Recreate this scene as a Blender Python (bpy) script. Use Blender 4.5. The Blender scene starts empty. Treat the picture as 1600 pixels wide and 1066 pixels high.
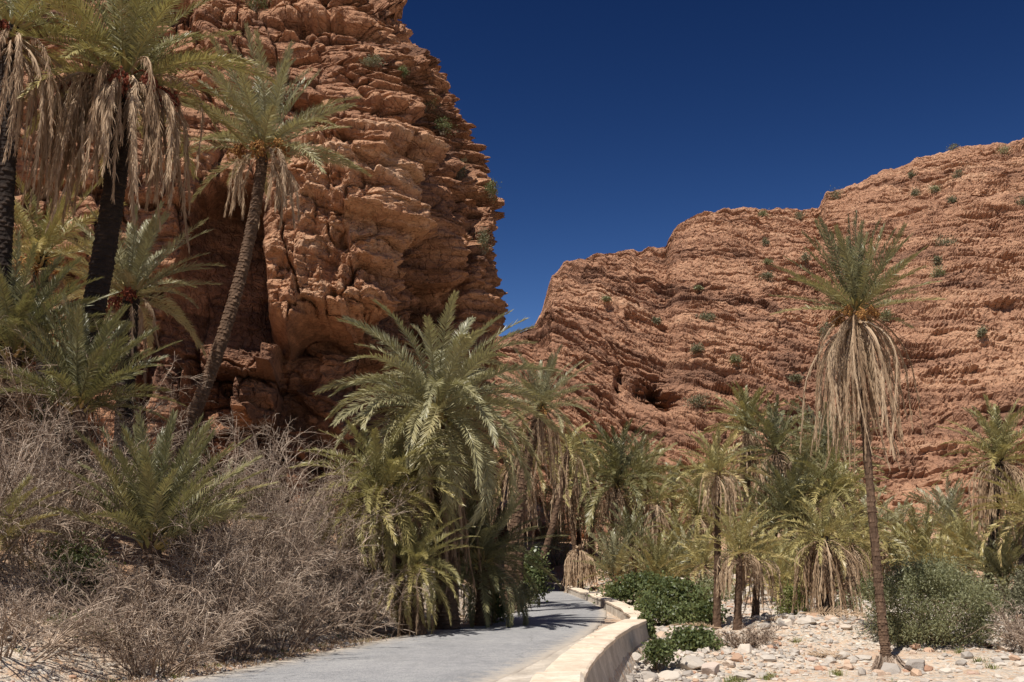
import bpy, math, random
import numpy as np
from mathutils import Vector
C = bpy.context.scene
COL = C.collection
PI = math.pi
R = math.radians
rng = np.random.default_rng(7)

# ------------------------------------------------------------------ camera
H = 2.0
PITCH = R(12.2)
F = 1556.0
cam = bpy.data.cameras.new('camera'); cam.lens = 35.0; cam.sensor_width = 36.0; cam.clip_end = 5000; cam.clip_start = .1
camo = bpy.data.objects.new('camera', cam); COL.objects.link(camo)
camo.location = (0, 0, H); camo.rotation_euler = (PI/2+PITCH, 0, 0)
C.camera = camo

# ------------------------------------------------------------------ light
SUN_TO = Vector((-0.27, -0.44, 0.86)).normalized()
w = bpy.data.worlds.new('World'); C.world = w; w.use_nodes = True
nt = w.node_tree
bg = nt.nodes['Background']
sky = nt.nodes.new('ShaderNodeTexSky'); sky.sky_type = 'NISHITA'; sky.sun_disc = False
sky.sun_elevation = math.asin(SUN_TO.z); sky.sun_rotation = math.atan2(SUN_TO.x, SUN_TO.y)
sky.altitude = 1500; sky.air_density = 0.75; sky.dust_density = 0.1; sky.ozone_density = 5.0
sepc = nt.nodes.new('ShaderNodeSeparateColor'); com = nt.nodes.new('ShaderNodeCombineColor')   # deep desert sky: more contrast between zenith and horizon
nt.links.new(sky.outputs[0], sepc.inputs[0])
for ch, (pw, gn) in enumerate(((2.9, .70), (2.43, .397), (2.07, .312))):
    p_ = nt.nodes.new('ShaderNodeMath'); p_.operation = 'POWER'; p_.inputs[1].default_value = pw
    q_ = nt.nodes.new('ShaderNodeMath'); q_.operation = 'MULTIPLY'; q_.inputs[1].default_value = gn
    u_ = nt.nodes.new('ShaderNodeMath'); u_.operation = 'MINIMUM'; u_.inputs[1].default_value = 11.
    nt.links.new(sepc.outputs[ch], p_.inputs[0]); nt.links.new(p_.outputs[0], q_.inputs[0]); nt.links.new(q_.outputs[0], u_.inputs[0]); nt.links.new(u_.outputs[0], com.inputs[ch])
nt.links.new(com.outputs[0], bg.inputs[0])
bg.inputs[1].default_value = 0.05
sl = bpy.data.lights.new('sun', 'SUN'); sl.energy = 5.0; sl.angle = R(.53); sl.color = (1, .945, .87)
so = bpy.data.objects.new('sun', sl); COL.objects.link(so)
so.rotation_euler = SUN_TO.to_track_quat('Z', 'Y').to_euler()
C.view_settings.view_transform = 'Standard'; C.view_settings.look = 'None'
C.view_settings.exposure = 0.3; C.view_settings.gamma = 1.0
C.cycles.max_bounces = 6; C.cycles.diffuse_bounces = 4; C.cycles.transmission_bounces = 4
C.cycles.use_denoising = True

# ------------------------------------------------------------------ pixel <-> world (pixels of the 1600 x 1066 photo)
cp, sp = math.cos(PITCH), math.sin(PITCH)
def ray(px, py):
    dx = (px-800)/F; dy = (533-py)/F
    return np.array([dx, cp-dy*sp, sp+dy*cp])
def at(px, py, Y):
    r = ray(px, py); t = Y/r[1]; return np.array([r[0]*t, Y, H+r[2]*t])
def ongr(px, py, z=0.):
    r = ray(px, py); t = (z-H)/r[2]; return np.array([r[0]*t, r[1]*t, z])
def project(P):
    x = P[..., 0]; y = P[..., 1]; z = P[..., 2]-H
    d = y*cp+z*sp; u = -y*sp+z*cp
    d = np.where(d < .1, .1, d)
    return 800+F*x/d, 533-F*u/d, d

# ------------------------------------------------------------------ noise
def h3(ix, iy, iz, seed=0):
    with np.errstate(over='ignore'):
        n = (ix.astype(np.int64).astype(np.uint32)*np.uint32(374761393) + iy.astype(np.int64).astype(np.uint32)*np.uint32(668265263)
             + iz.astype(np.int64).astype(np.uint32)*np.uint32(2147483647-76543) + np.uint32((seed*974711+1013) & 0xffffffff))
        n = (n ^ (n >> np.uint32(13)))*np.uint32(1274126177)
        n = (n ^ (n >> np.uint32(16)))*np.uint32(2246822519)
        n = n ^ (n >> np.uint32(13))
    return (n & np.uint32(0xffffff)).astype(np.float32)/np.float32(16777216.)
def vn(x, y, z, seed=0):
    x = np.asarray(x, dtype=np.float64); y = np.asarray(y, dtype=np.float64); z = np.asarray(z, dtype=np.float64)
    x, y, z = np.broadcast_arrays(x, y, z)
    fx = np.floor(x); fy = np.floor(y); fz = np.floor(z)
    tx = (x-fx).astype(np.float32); ty = (y-fy).astype(np.float32); tz = (z-fz).astype(np.float32)
    tx = tx*tx*(3-2*tx); ty = ty*ty*(3-2*ty); tz = tz*tz*(3-2*tz)
    r = 0
    for a in (0, 1):
        wa = tx if a else 1-tx
        for b in (0, 1):
            wb = ty if b else 1-ty
            for c in (0, 1):
                wc = tz if c else 1-tz
                r = r+wa*wb*wc*h3(fx+a, fy+b, fz+c, seed)
    return r*2-1
def fbm(x, y, z, o=4, seed=0, g=.5, ridged=False):
    s = 0; a = 1.; k = 1.; n = 0
    for i in range(o):
        v = vn(np.asarray(x)*k+i*17.3, np.asarray(y)*k-i*9.1, np.asarray(z)*k+i*5.7, seed+i)
        if ridged: v = 1-2*np.abs(v)
        s = s+a*v; n += a; a *= g; k *= 2.03
    return s/n
def sst(x, a, b):
    t = np.clip((x-a)/(b-a), 0, 1); return t*t*(3-2*t)

# ------------------------------------------------------------------ mesh helpers
def mesh_np(name, V, quads=None, tris=None, attrs=None, smooth=False):
    V = np.asarray(V, dtype=np.float32).reshape(-1, 3)
    me = bpy.data.meshes.new(name)
    nq = 0 if quads is None else len(quads); ntr = 0 if tris is None else len(tris)
    loops = []; tot = []
    if nq: loops.append(np.asarray(quads, dtype=np.int32).reshape(-1)); tot.append(np.full(nq, 4, np.int32))
    if ntr: loops.append(np.asarray(tris, dtype=np.int32).reshape(-1)); tot.append(np.full(ntr, 3, np.int32))
    loops = np.concatenate(loops); tot = np.concatenate(tot)
    st = np.concatenate([[0], np.cumsum(tot)[:-1]]).astype(np.int32)
    me.vertices.add(len(V)); me.vertices.foreach_set('co', V.ravel())
    me.loops.add(len(loops)); me.loops.foreach_set('vertex_index', loops)
    me.polygons.add(len(tot)); me.polygons.foreach_set('loop_start', st)
    try: me.polygons.foreach_set('loop_total', tot)
    except Exception: pass
    me.polygons.foreach_set('use_smooth', np.full(len(tot), smooth))
    for k, a in (attrs or {}).items():
        at_ = me.attributes.new(k, 'FLOAT', 'POINT'); at_.data.foreach_set('value', np.asarray(a, dtype=np.float32).ravel())
    me.update(calc_edges=True)
    return me
class G:
    """collects geometry for one mesh"""
    def __init__(s): s.V = []; s.Q = []; s.T = []; s.A = []; s.n = 0
    def add(s, V, Q=None, T=None, tone=0.):
        V = np.asarray(V, dtype=np.float64).reshape(-1, 3)
        if Q is not None and len(Q): s.Q.append(np.asarray(Q)+s.n)
        if T is not None and len(T): s.T.append(np.asarray(T)+s.n)
        s.V.append(V); s.A.append(np.broadcast_to(np.asarray(tone, dtype=np.float64), (len(V),)) if np.ndim(tone) == 0 else np.asarray(tone))
        s.n += len(V)
    def obj(s, name, mat, parent=None, smooth=False, loc=None):
        me = mesh_np(name, np.concatenate(s.V), np.concatenate(s.Q) if s.Q else None, np.concatenate(s.T) if s.T else None,
                     {'tone': np.concatenate(s.A)}, smooth)
        me.materials.append(mat)
        o = bpy.data.objects.new(name, me); COL.objects.link(o)
        if parent: o.parent = parent
        if loc is not None: o.location = loc
        return o
def gridq(nu, nv):
    i = np.arange(nu-1)[:, None]*nv+np.arange(nv-1)[None, :]
    return np.stack([i, i+nv, i+nv+1, i+1], -1).reshape(-1, 4)
def tag(o, label, cat, group=None, kind=None):
    if label: o['label'] = label
    if cat: o['category'] = cat
    if group: o['group'] = group
    if kind: o['kind'] = kind
    return o
def empty(name, loc):
    o = bpy.data.objects.new(name, None); COL.objects.link(o); o.location = tuple(float(v) for v in loc); o.empty_display_size = .3
    return o
def unit(v):
    return v/np.maximum(np.linalg.norm(v, axis=-1, keepdims=True), 1e-9)
def tubes(P, rad, sides=3):
    """P (N,k,3) polylines, rad (N,k) -> V, Q"""
    N, k, _ = P.shape
    T = np.gradient(P, axis=1); T = unit(T)
    ref = np.where(np.abs(T[..., 2:3]) > .9, np.array([1., 0, 0]), np.array([0, 0, 1.]))
    A = unit(np.cross(T, ref)); B = np.cross(T, A)
    an = np.arange(sides)*2*PI/sides
    V = P[:, :, None, :]+rad[:, :, None, None]*(A[:, :, None, :]*np.cos(an)[None, None, :, None]+B[:, :, None, :]*np.sin(an)[None, None, :, None])
    i = np.arange(N)[:, None, None]*k*sides+np.arange(k-1)[None, :, None]*sides
    j = np.arange(sides)[None, None, :]; j2 = (j+1) % sides
    Q = np.stack([i+j, i+j2, i+sides+j2, i+sides+j], -1).reshape(-1, 4)
    return V.reshape(-1, 3), Q

# ------------------------------------------------------------------ materials
def newmat(name):
    m = bpy.data.materials.new(name); m.use_nodes = True
    n = m.node_tree; b = n.nodes['Principled BSDF']
    return m, n, b
def N_(n, t, **k):
    x = n.nodes.new('ShaderNode'+t)
    for a, v in k.items(): setattr(x, a, v)
    return x
def noise_node(n, scale, detail=6, rough=.6, vec=None, dist=0.):
    x = N_(n, 'TexNoise'); x.inputs['Scale'].default_value = scale; x.inputs['Detail'].default_value = detail
    x.inputs['Roughness'].default_value = rough; x.inputs['Distortion'].default_value = dist
    if vec is not None: n.links.new(vec, x.inputs['Vector'])
    return x.outputs['Fac']
def ramp(n, fac, stops):
    x = N_(n, 'ValToRGB'); e = x.color_ramp.elements
    while len(e) < len(stops): e.new(.5)
    for i, (p, c) in enumerate(stops):
        e[i].position = p; e[i].color = (*c, 1) if len(c) == 3 else c
    n.links.new(fac, x.inputs[0]); return x.outputs[0]
def mixc(n, fac, a, b, mode='MIX'):
    x = N_(n, 'Mix', data_type='RGBA', blend_type=mode)
    if isinstance(fac, (int, float)): x.inputs[0].default_value = fac
    else: n.links.new(fac, x.inputs[0])
    for s, v in ((6, a), (7, b)):
        if isinstance(v, tuple): x.inputs[s].default_value = (*v, 1)
        else: n.links.new(v, x.inputs[s])
    return x.outputs[2]
def mth(n, op, a, b=None, c=None):
    x = N_(n, 'Math', operation=op)
    for i, v in enumerate((a, b, c)):
        if v is None: continue
        if isinstance(v, (int, float)): x.inputs[i].default_value = v
        else: n.links.new(v, x.inputs[i])
    return x.outputs[0]
def coord(n, scale=(1, 1, 1), rot=(0, 0, 0)):
    t = N_(n, 'TexCoord'); m = N_(n, 'Mapping'); m.inputs['Scale'].default_value = scale; m.inputs['Rotation'].default_value = rot
    n.links.new(t.outputs['Object'], m.inputs[0]); return m.outputs[0]
def bump(n, b, height, strength=.5, dist=.1):
    x = N_(n, 'Bump'); x.inputs['Strength'].default_value = strength; x.inputs['Distance'].default_value = dist
    n.links.new(height, x.inputs['Height']); n.links.new(x.outputs[0], b.inputs['Normal'])
def attr(n, name='tone'):
    x = N_(n, 'Attribute'); x.attribute_name = name; return x.outputs['Fac']

def rock_mat(name, light, mid, dark, s=1., bd=.12, pale=None):
    m, n, b = newmat(name)
    c = coord(n); cs = coord(n, (.12*s, .12*s, 1.6*s))
    n1 = noise_node(n, .22*s, 6, .65, c, .6); n2 = noise_node(n, 2.2*s, 8, .7, c); n3 = noise_node(n, 1.0, 5, .65, cs, 1.2)
    t = attr(n)
    f = mth(n, 'ADD', mth(n, 'MULTIPLY', n1, .42), mth(n, 'MULTIPLY', n3, .3))
    f = mth(n, 'ADD', f, mth(n, 'MULTIPLY', n2, .28))
    f = mth(n, 'ADD', mth(n, 'MULTIPLY', mth(n, 'SUBTRACT', f, .5), 1.35), .5)
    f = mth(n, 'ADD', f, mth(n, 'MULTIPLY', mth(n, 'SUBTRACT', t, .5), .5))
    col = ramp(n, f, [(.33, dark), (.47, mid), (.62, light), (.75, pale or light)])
    n4 = noise_node(n, 9*s, 6, .7, c)
    col = mixc(n, mth(n, 'MULTIPLY', n4, .45), col, tuple(v*.45 for v in mid), 'MIX')
    n5 = noise_node(n, 5*s, 5, .75, coord(n, (1, 1, 1.8)), .3); spk = ramp(n, n5, [(.56, (0, 0, 0)), (.66, (1, 1, 1))])
    col = mixc(n, mth(n, 'MULTIPLY', spk, .55), col, tuple(v*.6 for v in dark))
    n.links.new(col, b.inputs['Base Color']); b.inputs['Roughness'].default_value = .95; b.inputs['Specular IOR Level'].default_value = .15
    v = N_(n, 'TexVoronoi', feature='DISTANCE_TO_EDGE'); v.inputs['Scale'].default_value = 1.6*s
    wv = N_(n, 'Vector' 'Math', operation='ADD'); nn = N_(n, 'TexNoise'); nn.inputs['Scale'].default_value = 1.5*s; nn.inputs['Detail'].default_value = 4
    n.links.new(c, nn.inputs['Vector']); n.links.new(c, wv.inputs[0]); n.links.new(nn.outputs['Color'], wv.inputs[1]); n.links.new(wv.outputs[0], v.inputs['Vector'])
    e = mth(n, 'MINIMUM', mth(n, 'MULTIPLY', v.outputs['Distance'], 5.), .6)
    hgt = mth(n, 'ADD', mth(n, 'ADD', mth(n, 'MULTIPLY', n2, .8), mth(n, 'MULTIPLY', n4, .5)), mth(n, 'MULTIPLY', e, .6))
    bump(n, b, hgt, 1., bd*1.25)
    return m
M = {}
M['cliff'] = rock_mat('cliff_rock', (.64, .355, .205), (.45, .232, .135), (.19, .10, .065), 1., .24, (.73, .46, .29))
M['hill'] = rock_mat('hill_rock', (.645, .37, .225), (.48, .258, .158), (.235, .125, .082), .45, .55, (.74, .48, .31))

def leaf_mat(name, stops, trans=.3, rough=.42, spec=.5, tcol=(.36, .33, .07)):
    m, n, b = newmat(name)
    col = ramp(n, attr(n), stops)
    n2 = noise_node(n, 3., 3, .6, coord(n))
    col = mixc(n, mth(n, 'MULTIPLY', n2, .5), col, tuple(v*.62 for v in stops[0][1]))
    n.links.new(col, b.inputs['Base Color']); b.inputs['Roughness'].default_value = rough; b.inputs['Specular IOR Level'].default_value = spec
    if trans > 0:
        tr = N_(n, 'BsdfTranslucent'); n.links.new(mixc(n, .5, col, tcol), tr.inputs[0])
        mx = N_(n, 'MixShader'); mx.inputs[0].default_value = trans
        n.links.new(b.outputs[0], mx.inputs[1]); n.links.new(tr.outputs[0], mx.inputs[2])
        n.links.new(mx.outputs[0], n.nodes['Material Output'].inputs[0])
    return m
M['frond'] = leaf_mat('palm_frond_green', [(0., (.18, .175, .085)), (.45, (.34, .30, .125)), (.8, (.53, .43, .17)), (1., (.66, .51, .26))], .22, .4, .4)
M['frond_dark'] = leaf_mat('palm_frond_deep_green', [(0., (.14, .14, .075)), (.5, (.27, .245, .11)), (1., (.50, .40, .17))], .2, .42, .4)
M['frond_grey'] = leaf_mat('palm_frond_grey_green', [(0., (.25, .245, .15)), (.5, (.42, .375, .20)), (1., (.64, .52, .24))], .2, .4, .42)
M['dead'] = leaf_mat('dry_frond', [(0., (.17, .105, .065)), (.4, (.40, .27, .165)), (1., (.68, .51, .34))], .15, .7, .2, (.5, .35, .2))
M['rachis'] = leaf_mat('frond_stalk', [(0., (.25, .23, .07)), (1., (.45, .30, .12))], 0, .5, .4)
M['olive'] = leaf_mat('olive_leaf', [(0., (.16, .17, .085)), (.6, (.31, .31, .165)), (1., (.48, .46, .28))], .3, .45, .4)
M['fig'] = leaf_mat('broad_leaf', [(0., (.075, .10, .04)), (.6, (.16, .195, .075)), (1., (.30, .33, .14))], .3, .4, .45)
M['scrub'] = leaf_mat('scrub_leaf', [(0., (.09, .11, .045)), (.6, (.17, .19, .08)), (1., (.29, .28, .13))], .2, .6, .2)
M['scrub_grey'] = leaf_mat('grey_scrub_leaf', [(0., (.12, .12, .07)), (.6, (.22, .21, .13)), (1., (.34, .31, .2))], .15, .7, .2)
M['grass'] = leaf_mat('grass_blade', [(0., (.09, .15, .03)), (.5, (.22, .24, .07)), (1., (.45, .38, .2))], .25, .5, .3)

def bark(name, a, bcol, c):
    m, n, b = newmat(name)
    co = coord(n); n1 = noise_node(n, 5, 8, .7, co)
    f = mth(n, 'ADD', mth(n, 'MULTIPLY', n1, .6), mth(n, 'MULTIPLY', attr(n), .45))
    n.links.new(ramp(n, f, [(.3, a), (.55, bcol), (.8, c)]), b.inputs['Base Color'])
    b.inputs['Roughness'].default_value = .9; b.inputs['Specular IOR Level'].default_value = .2
    bump(n, b, noise_node(n, 22, 6, .7, co), .7, .03)
    return m
M['bark'] = bark('palm_bark', (.045, .027, .018), (.13, .08, .05), (.27, .18, .12))
M['bark_dark'] = bark('charred_palm_bark', (.012, .009, .008), (.035, .024, .018), (.10, .065, .045))
M['twig'] = bark('dry_twig', (.14, .095, .068), (.33, .245, .18), (.60, .49, .385))
M['wood'] = bark('shrub_wood', (.08, .055, .035), (.2, .15, .1), (.32, .26, .19))
M['date'] = bark('date_orange', (.14, .06, .025), (.31, .15, .05), (.46, .27, .09))
M['date_red'] = bark('date_red', (.06, .015, .01), (.17, .045, .025), (.32, .10, .05))

# asphalt
m, n, b = newmat('asphalt'); M['asphalt'] = m
co = coord(n)
n1 = noise_node(n, .5, 5, .6, co, .4); n2 = noise_node(n, 60, 4, .8, co); n3 = noise_node(n, 4., 6, .65, co)
v = N_(n, 'TexVoronoi'); v.inputs['Scale'].default_value = 70; n.links.new(co, v.inputs['Vector'])
sep = N_(n, 'SeparateColor'); n.links.new(v.outputs['Color'], sep.inputs[0])
f = mth(n, 'ADD', mth(n, 'MULTIPLY', n1, .35), mth(n, 'ADD', mth(n, 'MULTIPLY', sep.outputs[0], .35), mth(n, 'MULTIPLY', n3, .3)))
cc = ramp(n, f, [(.30, (.17, .17, .175)), (.5, (.285, .283, .285)), (.72, (.44, .425, .405))])
vc = N_(n, 'TexVoronoi', feature='DISTANCE_TO_EDGE'); vc.inputs['Scale'].default_value = .28
wn = N_(n, 'TexNoise'); wn.inputs['Scale'].default_value = 1.3; wn.inputs['Detail'].default_value = 6; n.links.new(co, wn.inputs['Vector'])
wa = N_(n, 'VectorMath', operation='ADD'); n.links.new(co, wa.inputs[0]); n.links.new(wn.outputs['Color'], wa.inputs[1]); n.links.new(wa.outputs[0], vc.inputs['Vector'])
crk = mth(n, 'MULTIPLY', mth(n, 'LESS_THAN', vc.outputs['Distance'], .005), mth(n, 'GREATER_THAN', n1, .5))
cc = mixc(n, mth(n, 'MULTIPLY', crk, .4), cc, (.06, .06, .06))
n7 = noise_node(n, .9, 2, .4, coord(n, (1, .35, 1), (0, 0, R(-14))))
cc = mixc(n, mth(n, 'MULTIPLY', mth(n, 'GREATER_THAN', n7, .62), .15), cc, (.15, .15, .152))
dust = ramp(n, mth(n, 'ADD', mth(n, 'MULTIPLY', attr(n), 1.05), mth(n, 'MULTIPLY', mth(n, 'SUBTRACT', n3, .5), 1.1)), [(.45, (0, 0, 0)), (1., (1, 1, 1))])
cc = mixc(n, dust, cc, (.46, .40, .33))
n.links.new(cc, b.inputs['Base Color']); b.inputs['Roughness'].default_value = .85; b.inputs['Specular IOR Level'].default_value = .25
bump(n, b, mth(n, 'ADD', n2, mth(n, 'MULTIPLY', sep.outputs[0], .7)), .35, .012)

# ground: gravel / earth
m, n, b = newmat('gravel_earth'); M['ground'] = m
co = coord(n)
def pebbles(scale):
    v = N_(n, 'TexVoronoi'); v.inputs['Scale'].default_value = scale; n.links.new(co, v.inputs['Vector'])
    s = N_(n, 'SeparateColor'); n.links.new(v.outputs['Color'], s.inputs[0]); return v, s
v1, s1 = pebbles(7.); v2, s2 = pebbles(22.)
n1 = noise_node(n, .35, 6, .6, co); n2 = noise_node(n, 3., 8, .7, co)
ston = ramp(n, s1.outputs[0], [(0, (.33, .295, .25)), (.35, (.50, .445, .37)), (.6, (.56, .43, .31)), (.8, (.42, .27, .17)), (1, (.64, .59, .51))])
ston2 = ramp(n, s2.outputs[1], [(0, (.31, .265, .215)), (.5, (.52, .445, .355)), (.8, (.50, .35, .235)), (1, (.63, .57, .49))])
cc = mixc(n, mth(n, 'GREATER_THAN', n2, .5), ston, ston2)
earth = ramp(n, n2, [(.3, (.34, .20, .12)), (.7, (.55, .37, .24))])
fa = ramp(n, mth(n, 'ADD', mth(n, 'MULTIPLY', n1, 1.0), mth(n, 'MULTIPLY', mth(n, 'SUBTRACT', attr(n), .5), 1.)), [(.42, (0, 0, 0)), (.62, (1, 1, 1))])
cc = mixc(n, fa, cc, earth)
n.links.new(cc, b.inputs['Base Color']); b.inputs['Roughness'].default_value = .95; b.inputs['Specular IOR Level'].default_value = .15
hh = mth(n, 'ADD', mth(n, 'MULTIPLY', v1.outputs['Distance'], -.8), mth(n, 'ADD', mth(n, 'MULTIPLY', v2.outputs['Distance'], -.4), mth(n, 'MULTIPLY', n2, .5)))
bump(n, b, hh, .8, .05)

# stones, concrete
m, n, b = newmat('river_stone'); M['stone'] = m
co = coord(n); n2 = noise_node(n, 9, 6, .7, co)
cc = ramp(n, attr(n), [(0, (.24, .225, .21)), (.3, (.42, .385, .34)), (.62, (.60, .54, .46)), (.84, (.55, .37, .25)), (.93, (.40, .20, .12)), (1, (.72, .69, .63))])
cc = mixc(n, mth(n, 'MULTIPLY', n2, .5), cc, (.36, .28, .21)); n.links.new(cc, b.inputs['Base Color']); b.inputs['Roughness'].default_value = .9
b.inputs['Specular IOR Level'].default_value = .2
bump(n, b, n2, .6, .03)
def concrete(name, A, B, Cc):
    m, n, b = newmat(name)
    co = coord(n); n1 = noise_node(n, .9, 7, .65, co, .5); n2 = noise_node(n, 14, 6, .7, co)
    st = noise_node(n, 1., 5, .6, coord(n, (3., 3., .35)))
    f = mth(n, 'ADD', mth(n, 'MULTIPLY', n1, .5), mth(n, 'ADD', mth(n, 'MULTIPLY', n2, .2), mth(n, 'MULTIPLY', st, .3)))
    n.links.new(ramp(n, f, [(.36, A), (.5, B), (.64, Cc)]), b.inputs['Base Color']); b.inputs['Roughness'].default_value = .92; b.inputs['Specular IOR Level'].default_value = .2
    v = N_(n, 'TexVoronoi'); v.inputs['Scale'].default_value = 11; n.links.new(co, v.inputs['Vector'])
    v3 = N_(n, 'TexVoronoi'); v3.inputs['Scale'].default_value = 3.2; n.links.new(co, v3.inputs['Vector'])
    s3 = N_(n, 'SeparateColor'); n.links.new(v3.outputs['Color'], s3.inputs[0])
    b0 = b.inputs['Base Color'].links[0].from_socket
    c3_ = mixc(n, mth(n, 'MULTIPLY', s3.outputs[0], .4), b0, tuple(q*.8 for q in A))
    spt = ramp(n, noise_node(n, 6, 5, .7, co), [(.60, (0, 0, 0)), (.68, (1, 1, 1))])
    c3_ = mixc(n, mth(n, 'MULTIPLY', spt, .45), c3_, tuple(q*.45 for q in A))
    n.links.new(c3_, b.inputs['Base Color'])
    bump(n, b, mth(n, 'ADD', n2, mth(n, 'MULTIPLY', v.outputs['Distance'], .4)), .5, .03)
    return m
M['concrete'] = concrete('weathered_concrete', (.36, .31, .26), (.55, .48, .39), (.74, .67, .58))
M['render_pink'] = concrete('wall_top_render', (.56, .44, .32), (.74, .61, .47), (.84, .75, .63))

# ------------------------------------------------------------------ road, wall and terrain functions
def smooth_line(pts, step=.5):
    P = np.array(pts, float); out = []
    for i in range(len(P)-1):
        p0 = P[max(i-1, 0)]; p1 = P[i]; p2 = P[i+1]; p3 = P[min(i+2, len(P)-1)]
        k = max(2, int(np.linalg.norm(p2-p1)/step)); t = np.arange(k)[:, None]/k
        out.append(.5*((2*p1)+(-p0+p2)*t+(2*p0-5*p1+4*p2-p3)*t*t+(-p0+3*p1-3*p2+p3)*t**3))
    out.append(P[-1:]); return np.concatenate(out)
ROAD = smooth_line([(-14, -12), (-9.5, -2), (-6.1, 7), (-3.0, 16.5), (-1.32, 22.8), (.62, 31.2), (1.75, 38), (2.15, 45), (2.0, 51), (1.5, 60), (.2, 68), (-3, 77), (-9, 86), (-20, 96)])
HALF = np.interp(ROAD[:, 1], [10, 20, 26, 32, 40, 46, 60], [2.6, 2.5, 2.35, 2.0, 1.65, 1.5, 1.5])
WALL = smooth_line([(.30, 6), (.47, 11.5), (.68, 14.4), (1.12, 17.6), (1.62, 20.4), (2.25, 23.6), (2.98, 26.4), (3.55, 28.6), (3.8, 31.5), (3.85, 37.2), (3.85, 43.5), (3.62, 49.4), (3.4, 56), (3.2, 61), (2.4, 68), (-.5, 77)], .35)
def sdist(X, Y, L):
    """signed distance to polyline L (right of travel positive), index"""
    shp = X.shape; x = X.ravel(); y = Y.ravel(); best = np.full(x.shape, 1e9); sg = np.zeros(x.shape); bi = np.zeros(x.shape, int)
    LL = L[::2] if len(L) > 60 else L
    for i in range(len(LL)-1):
        a = LL[i]; b_ = LL[i+1]; d = b_-a; l2 = d@d
        t = np.clip(((x-a[0])*d[0]+(y-a[1])*d[1])/l2, 0, 1)
        ex = x-a[0]-t*d[0]; ey = y-a[1]-t*d[1]; q = ex*ex+ey*ey
        u = q < best
        best = np.where(u, q, best); sg = np.where(u, np.sign(ex*d[1]-ey*d[0]), sg); bi = np.where(u, i, bi)
    return (np.sqrt(best)*sg).reshape(shp)
def gz(X, Y, detail=True):
    X = np.atleast_1d(np.asarray(X, float)); Y = np.atleast_1d(np.asarray(Y, float))
    dr = sdist(X, Y, ROAD); dw = sdist(X, Y, WALL)
    half = np.interp(Y, [10, 20, 26, 32, 40, 46, 60], [2.6, 2.5, 2.35, 2.0, 1.65, 1.5, 1.5])
    dl = -dr-half
    bank = np.clip(dl-1.2, 0, 100)*.40
    bank = 5.6*(1-np.exp(-bank/5.6*1.35))
    zR = np.interp(Y, [0, 18, 24, 30, 38, 50, 62, 75, 100, 150, 300], [-1.3, -1.1, -.75, -.3, .1, .55, 1.2, 2.0, 4.0, 9., 20])
    wr = sst(dw, .25, .8)
    z = -.03+np.where(dr < 0, bank, 0)
    z = z*(1-wr)+zR*wr
    near = wr*np.exp(-np.clip(dw-.8, 0, 99)/2.)*sst(Y, 18, 26)
    z = z+near*np.minimum(0, -.45-z)*0.6
    for (mx, my, a, s) in ((8.4, 30., .55, 2.2), (5.6, 25.5, .22, 1.3), (12, 24.5, .35, 1.8), (4.9, 36, .25, 2), (7.2, 22.6, .16, 1.0), (9.6, 21.5, .2, 1.2)):
        z = z+wr*a*np.exp(-((X-mx)**2+(Y-my)**2)/(2*s*s))
    if detail:
        off = np.clip(np.maximum(dl-.1, wr*2), 0, 2)/2
        z = z+off*(.10*fbm(X*.7, Y*.7, 0*X, 4, 5)+.035*fbm(X*4, Y*4, 0*X, 3, 6))
    return z
def gz1(x, y): return float(gz(x, y)[0])

# ------------------------------------------------------------------ ground
def axis(lo, hi, step, far_lo, far_hi, g=1.13):
    a = list(np.arange(lo, hi, step)); s = step; v = lo; left = []
    while v > far_lo: s *= g; v -= s; left.append(v)
    s = step; v = hi; right = [hi]
    while v < far_hi: s *= g; v += s; right.append(v)
    return np.array(left[::-1]+a+right)
xs = axis(-12, 14, .11, -700, 700); ys = axis(12, 40, .11, -600, 900)
GX, GY = np.meshgrid(xs, ys, indexing='ij')
GZ = gz(GX, GY)
dr = sdist(GX, GY, ROAD); dw = sdist(GX, GY, WALL)
redd = np.clip(.42+.45*sst(GY, 42, 55)+.32*sst(-dr, 5.5, 10.0)-.0*(dr < 0)-.15*sst(dw, 0, 2)+.25*fbm(GX*.12, GY*.12, 0*GX, 3, 44), 0, 1)
g = G(); g.add(np.stack([GX, GY, GZ], -1), gridq(len(xs), len(ys)), tone=redd.ravel())
o = g.obj('ground', M['ground'], smooth=True); tag(o, None, None, kind='structure')

# ------------------------------------------------------------------ road
T = unit(np.gradient(ROAD, axis=0)); NR = np.stack([T[:, 1], -T[:, 0]], -1)
RS = smooth_line([tuple(p) for p in ROAD[::3]], .12)
T = unit(np.gradient(RS, axis=0)); NR = np.stack([T[:, 1], -T[:, 0]], -1)
hf = np.interp(RS[:, 1], [10, 20, 26, 32, 40, 46, 60], [2.6, 2.5, 2.35, 2.0, 1.65, 1.5, 1.5])
cols = np.array([-1.0, -1.0, -.93, -.8, -.6, -.3, 0, .3, .6, .8, .93, 1.0, 1.0])
rag = .10*fbm(RS[:, 0]*1.3, RS[:, 1]*1.3, 0*RS[:, 0], 4, 31)*hf/2; rag2 = .12*fbm(RS[:, 0]*1.3+50, RS[:, 1]*1.3, 0*RS[:, 0], 4, 32)*hf/2
P = np.zeros((len(RS), len(cols), 3))
for j, c in enumerate(cols):
    e = c*hf+(rag if c < -.95 else 0)+(rag2 if c > .95 else 0)*1.
    P[:, j, :2] = RS+NR*e[:, None]; P[:, j, 2] = .03*(1-c*c)+.004
P[:, 0, 2] = -.06; P[:, -1, 2] = -.06
tone = np.broadcast_to(np.array([1, 1, .85, .55, .35, .12, .3, .12, .3, .5, .85, 1, 1.])[None, :], P.shape[:2]).ravel()
g = G(); g.add(P, gridq(len(RS), len(cols)), tone=tone)
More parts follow.
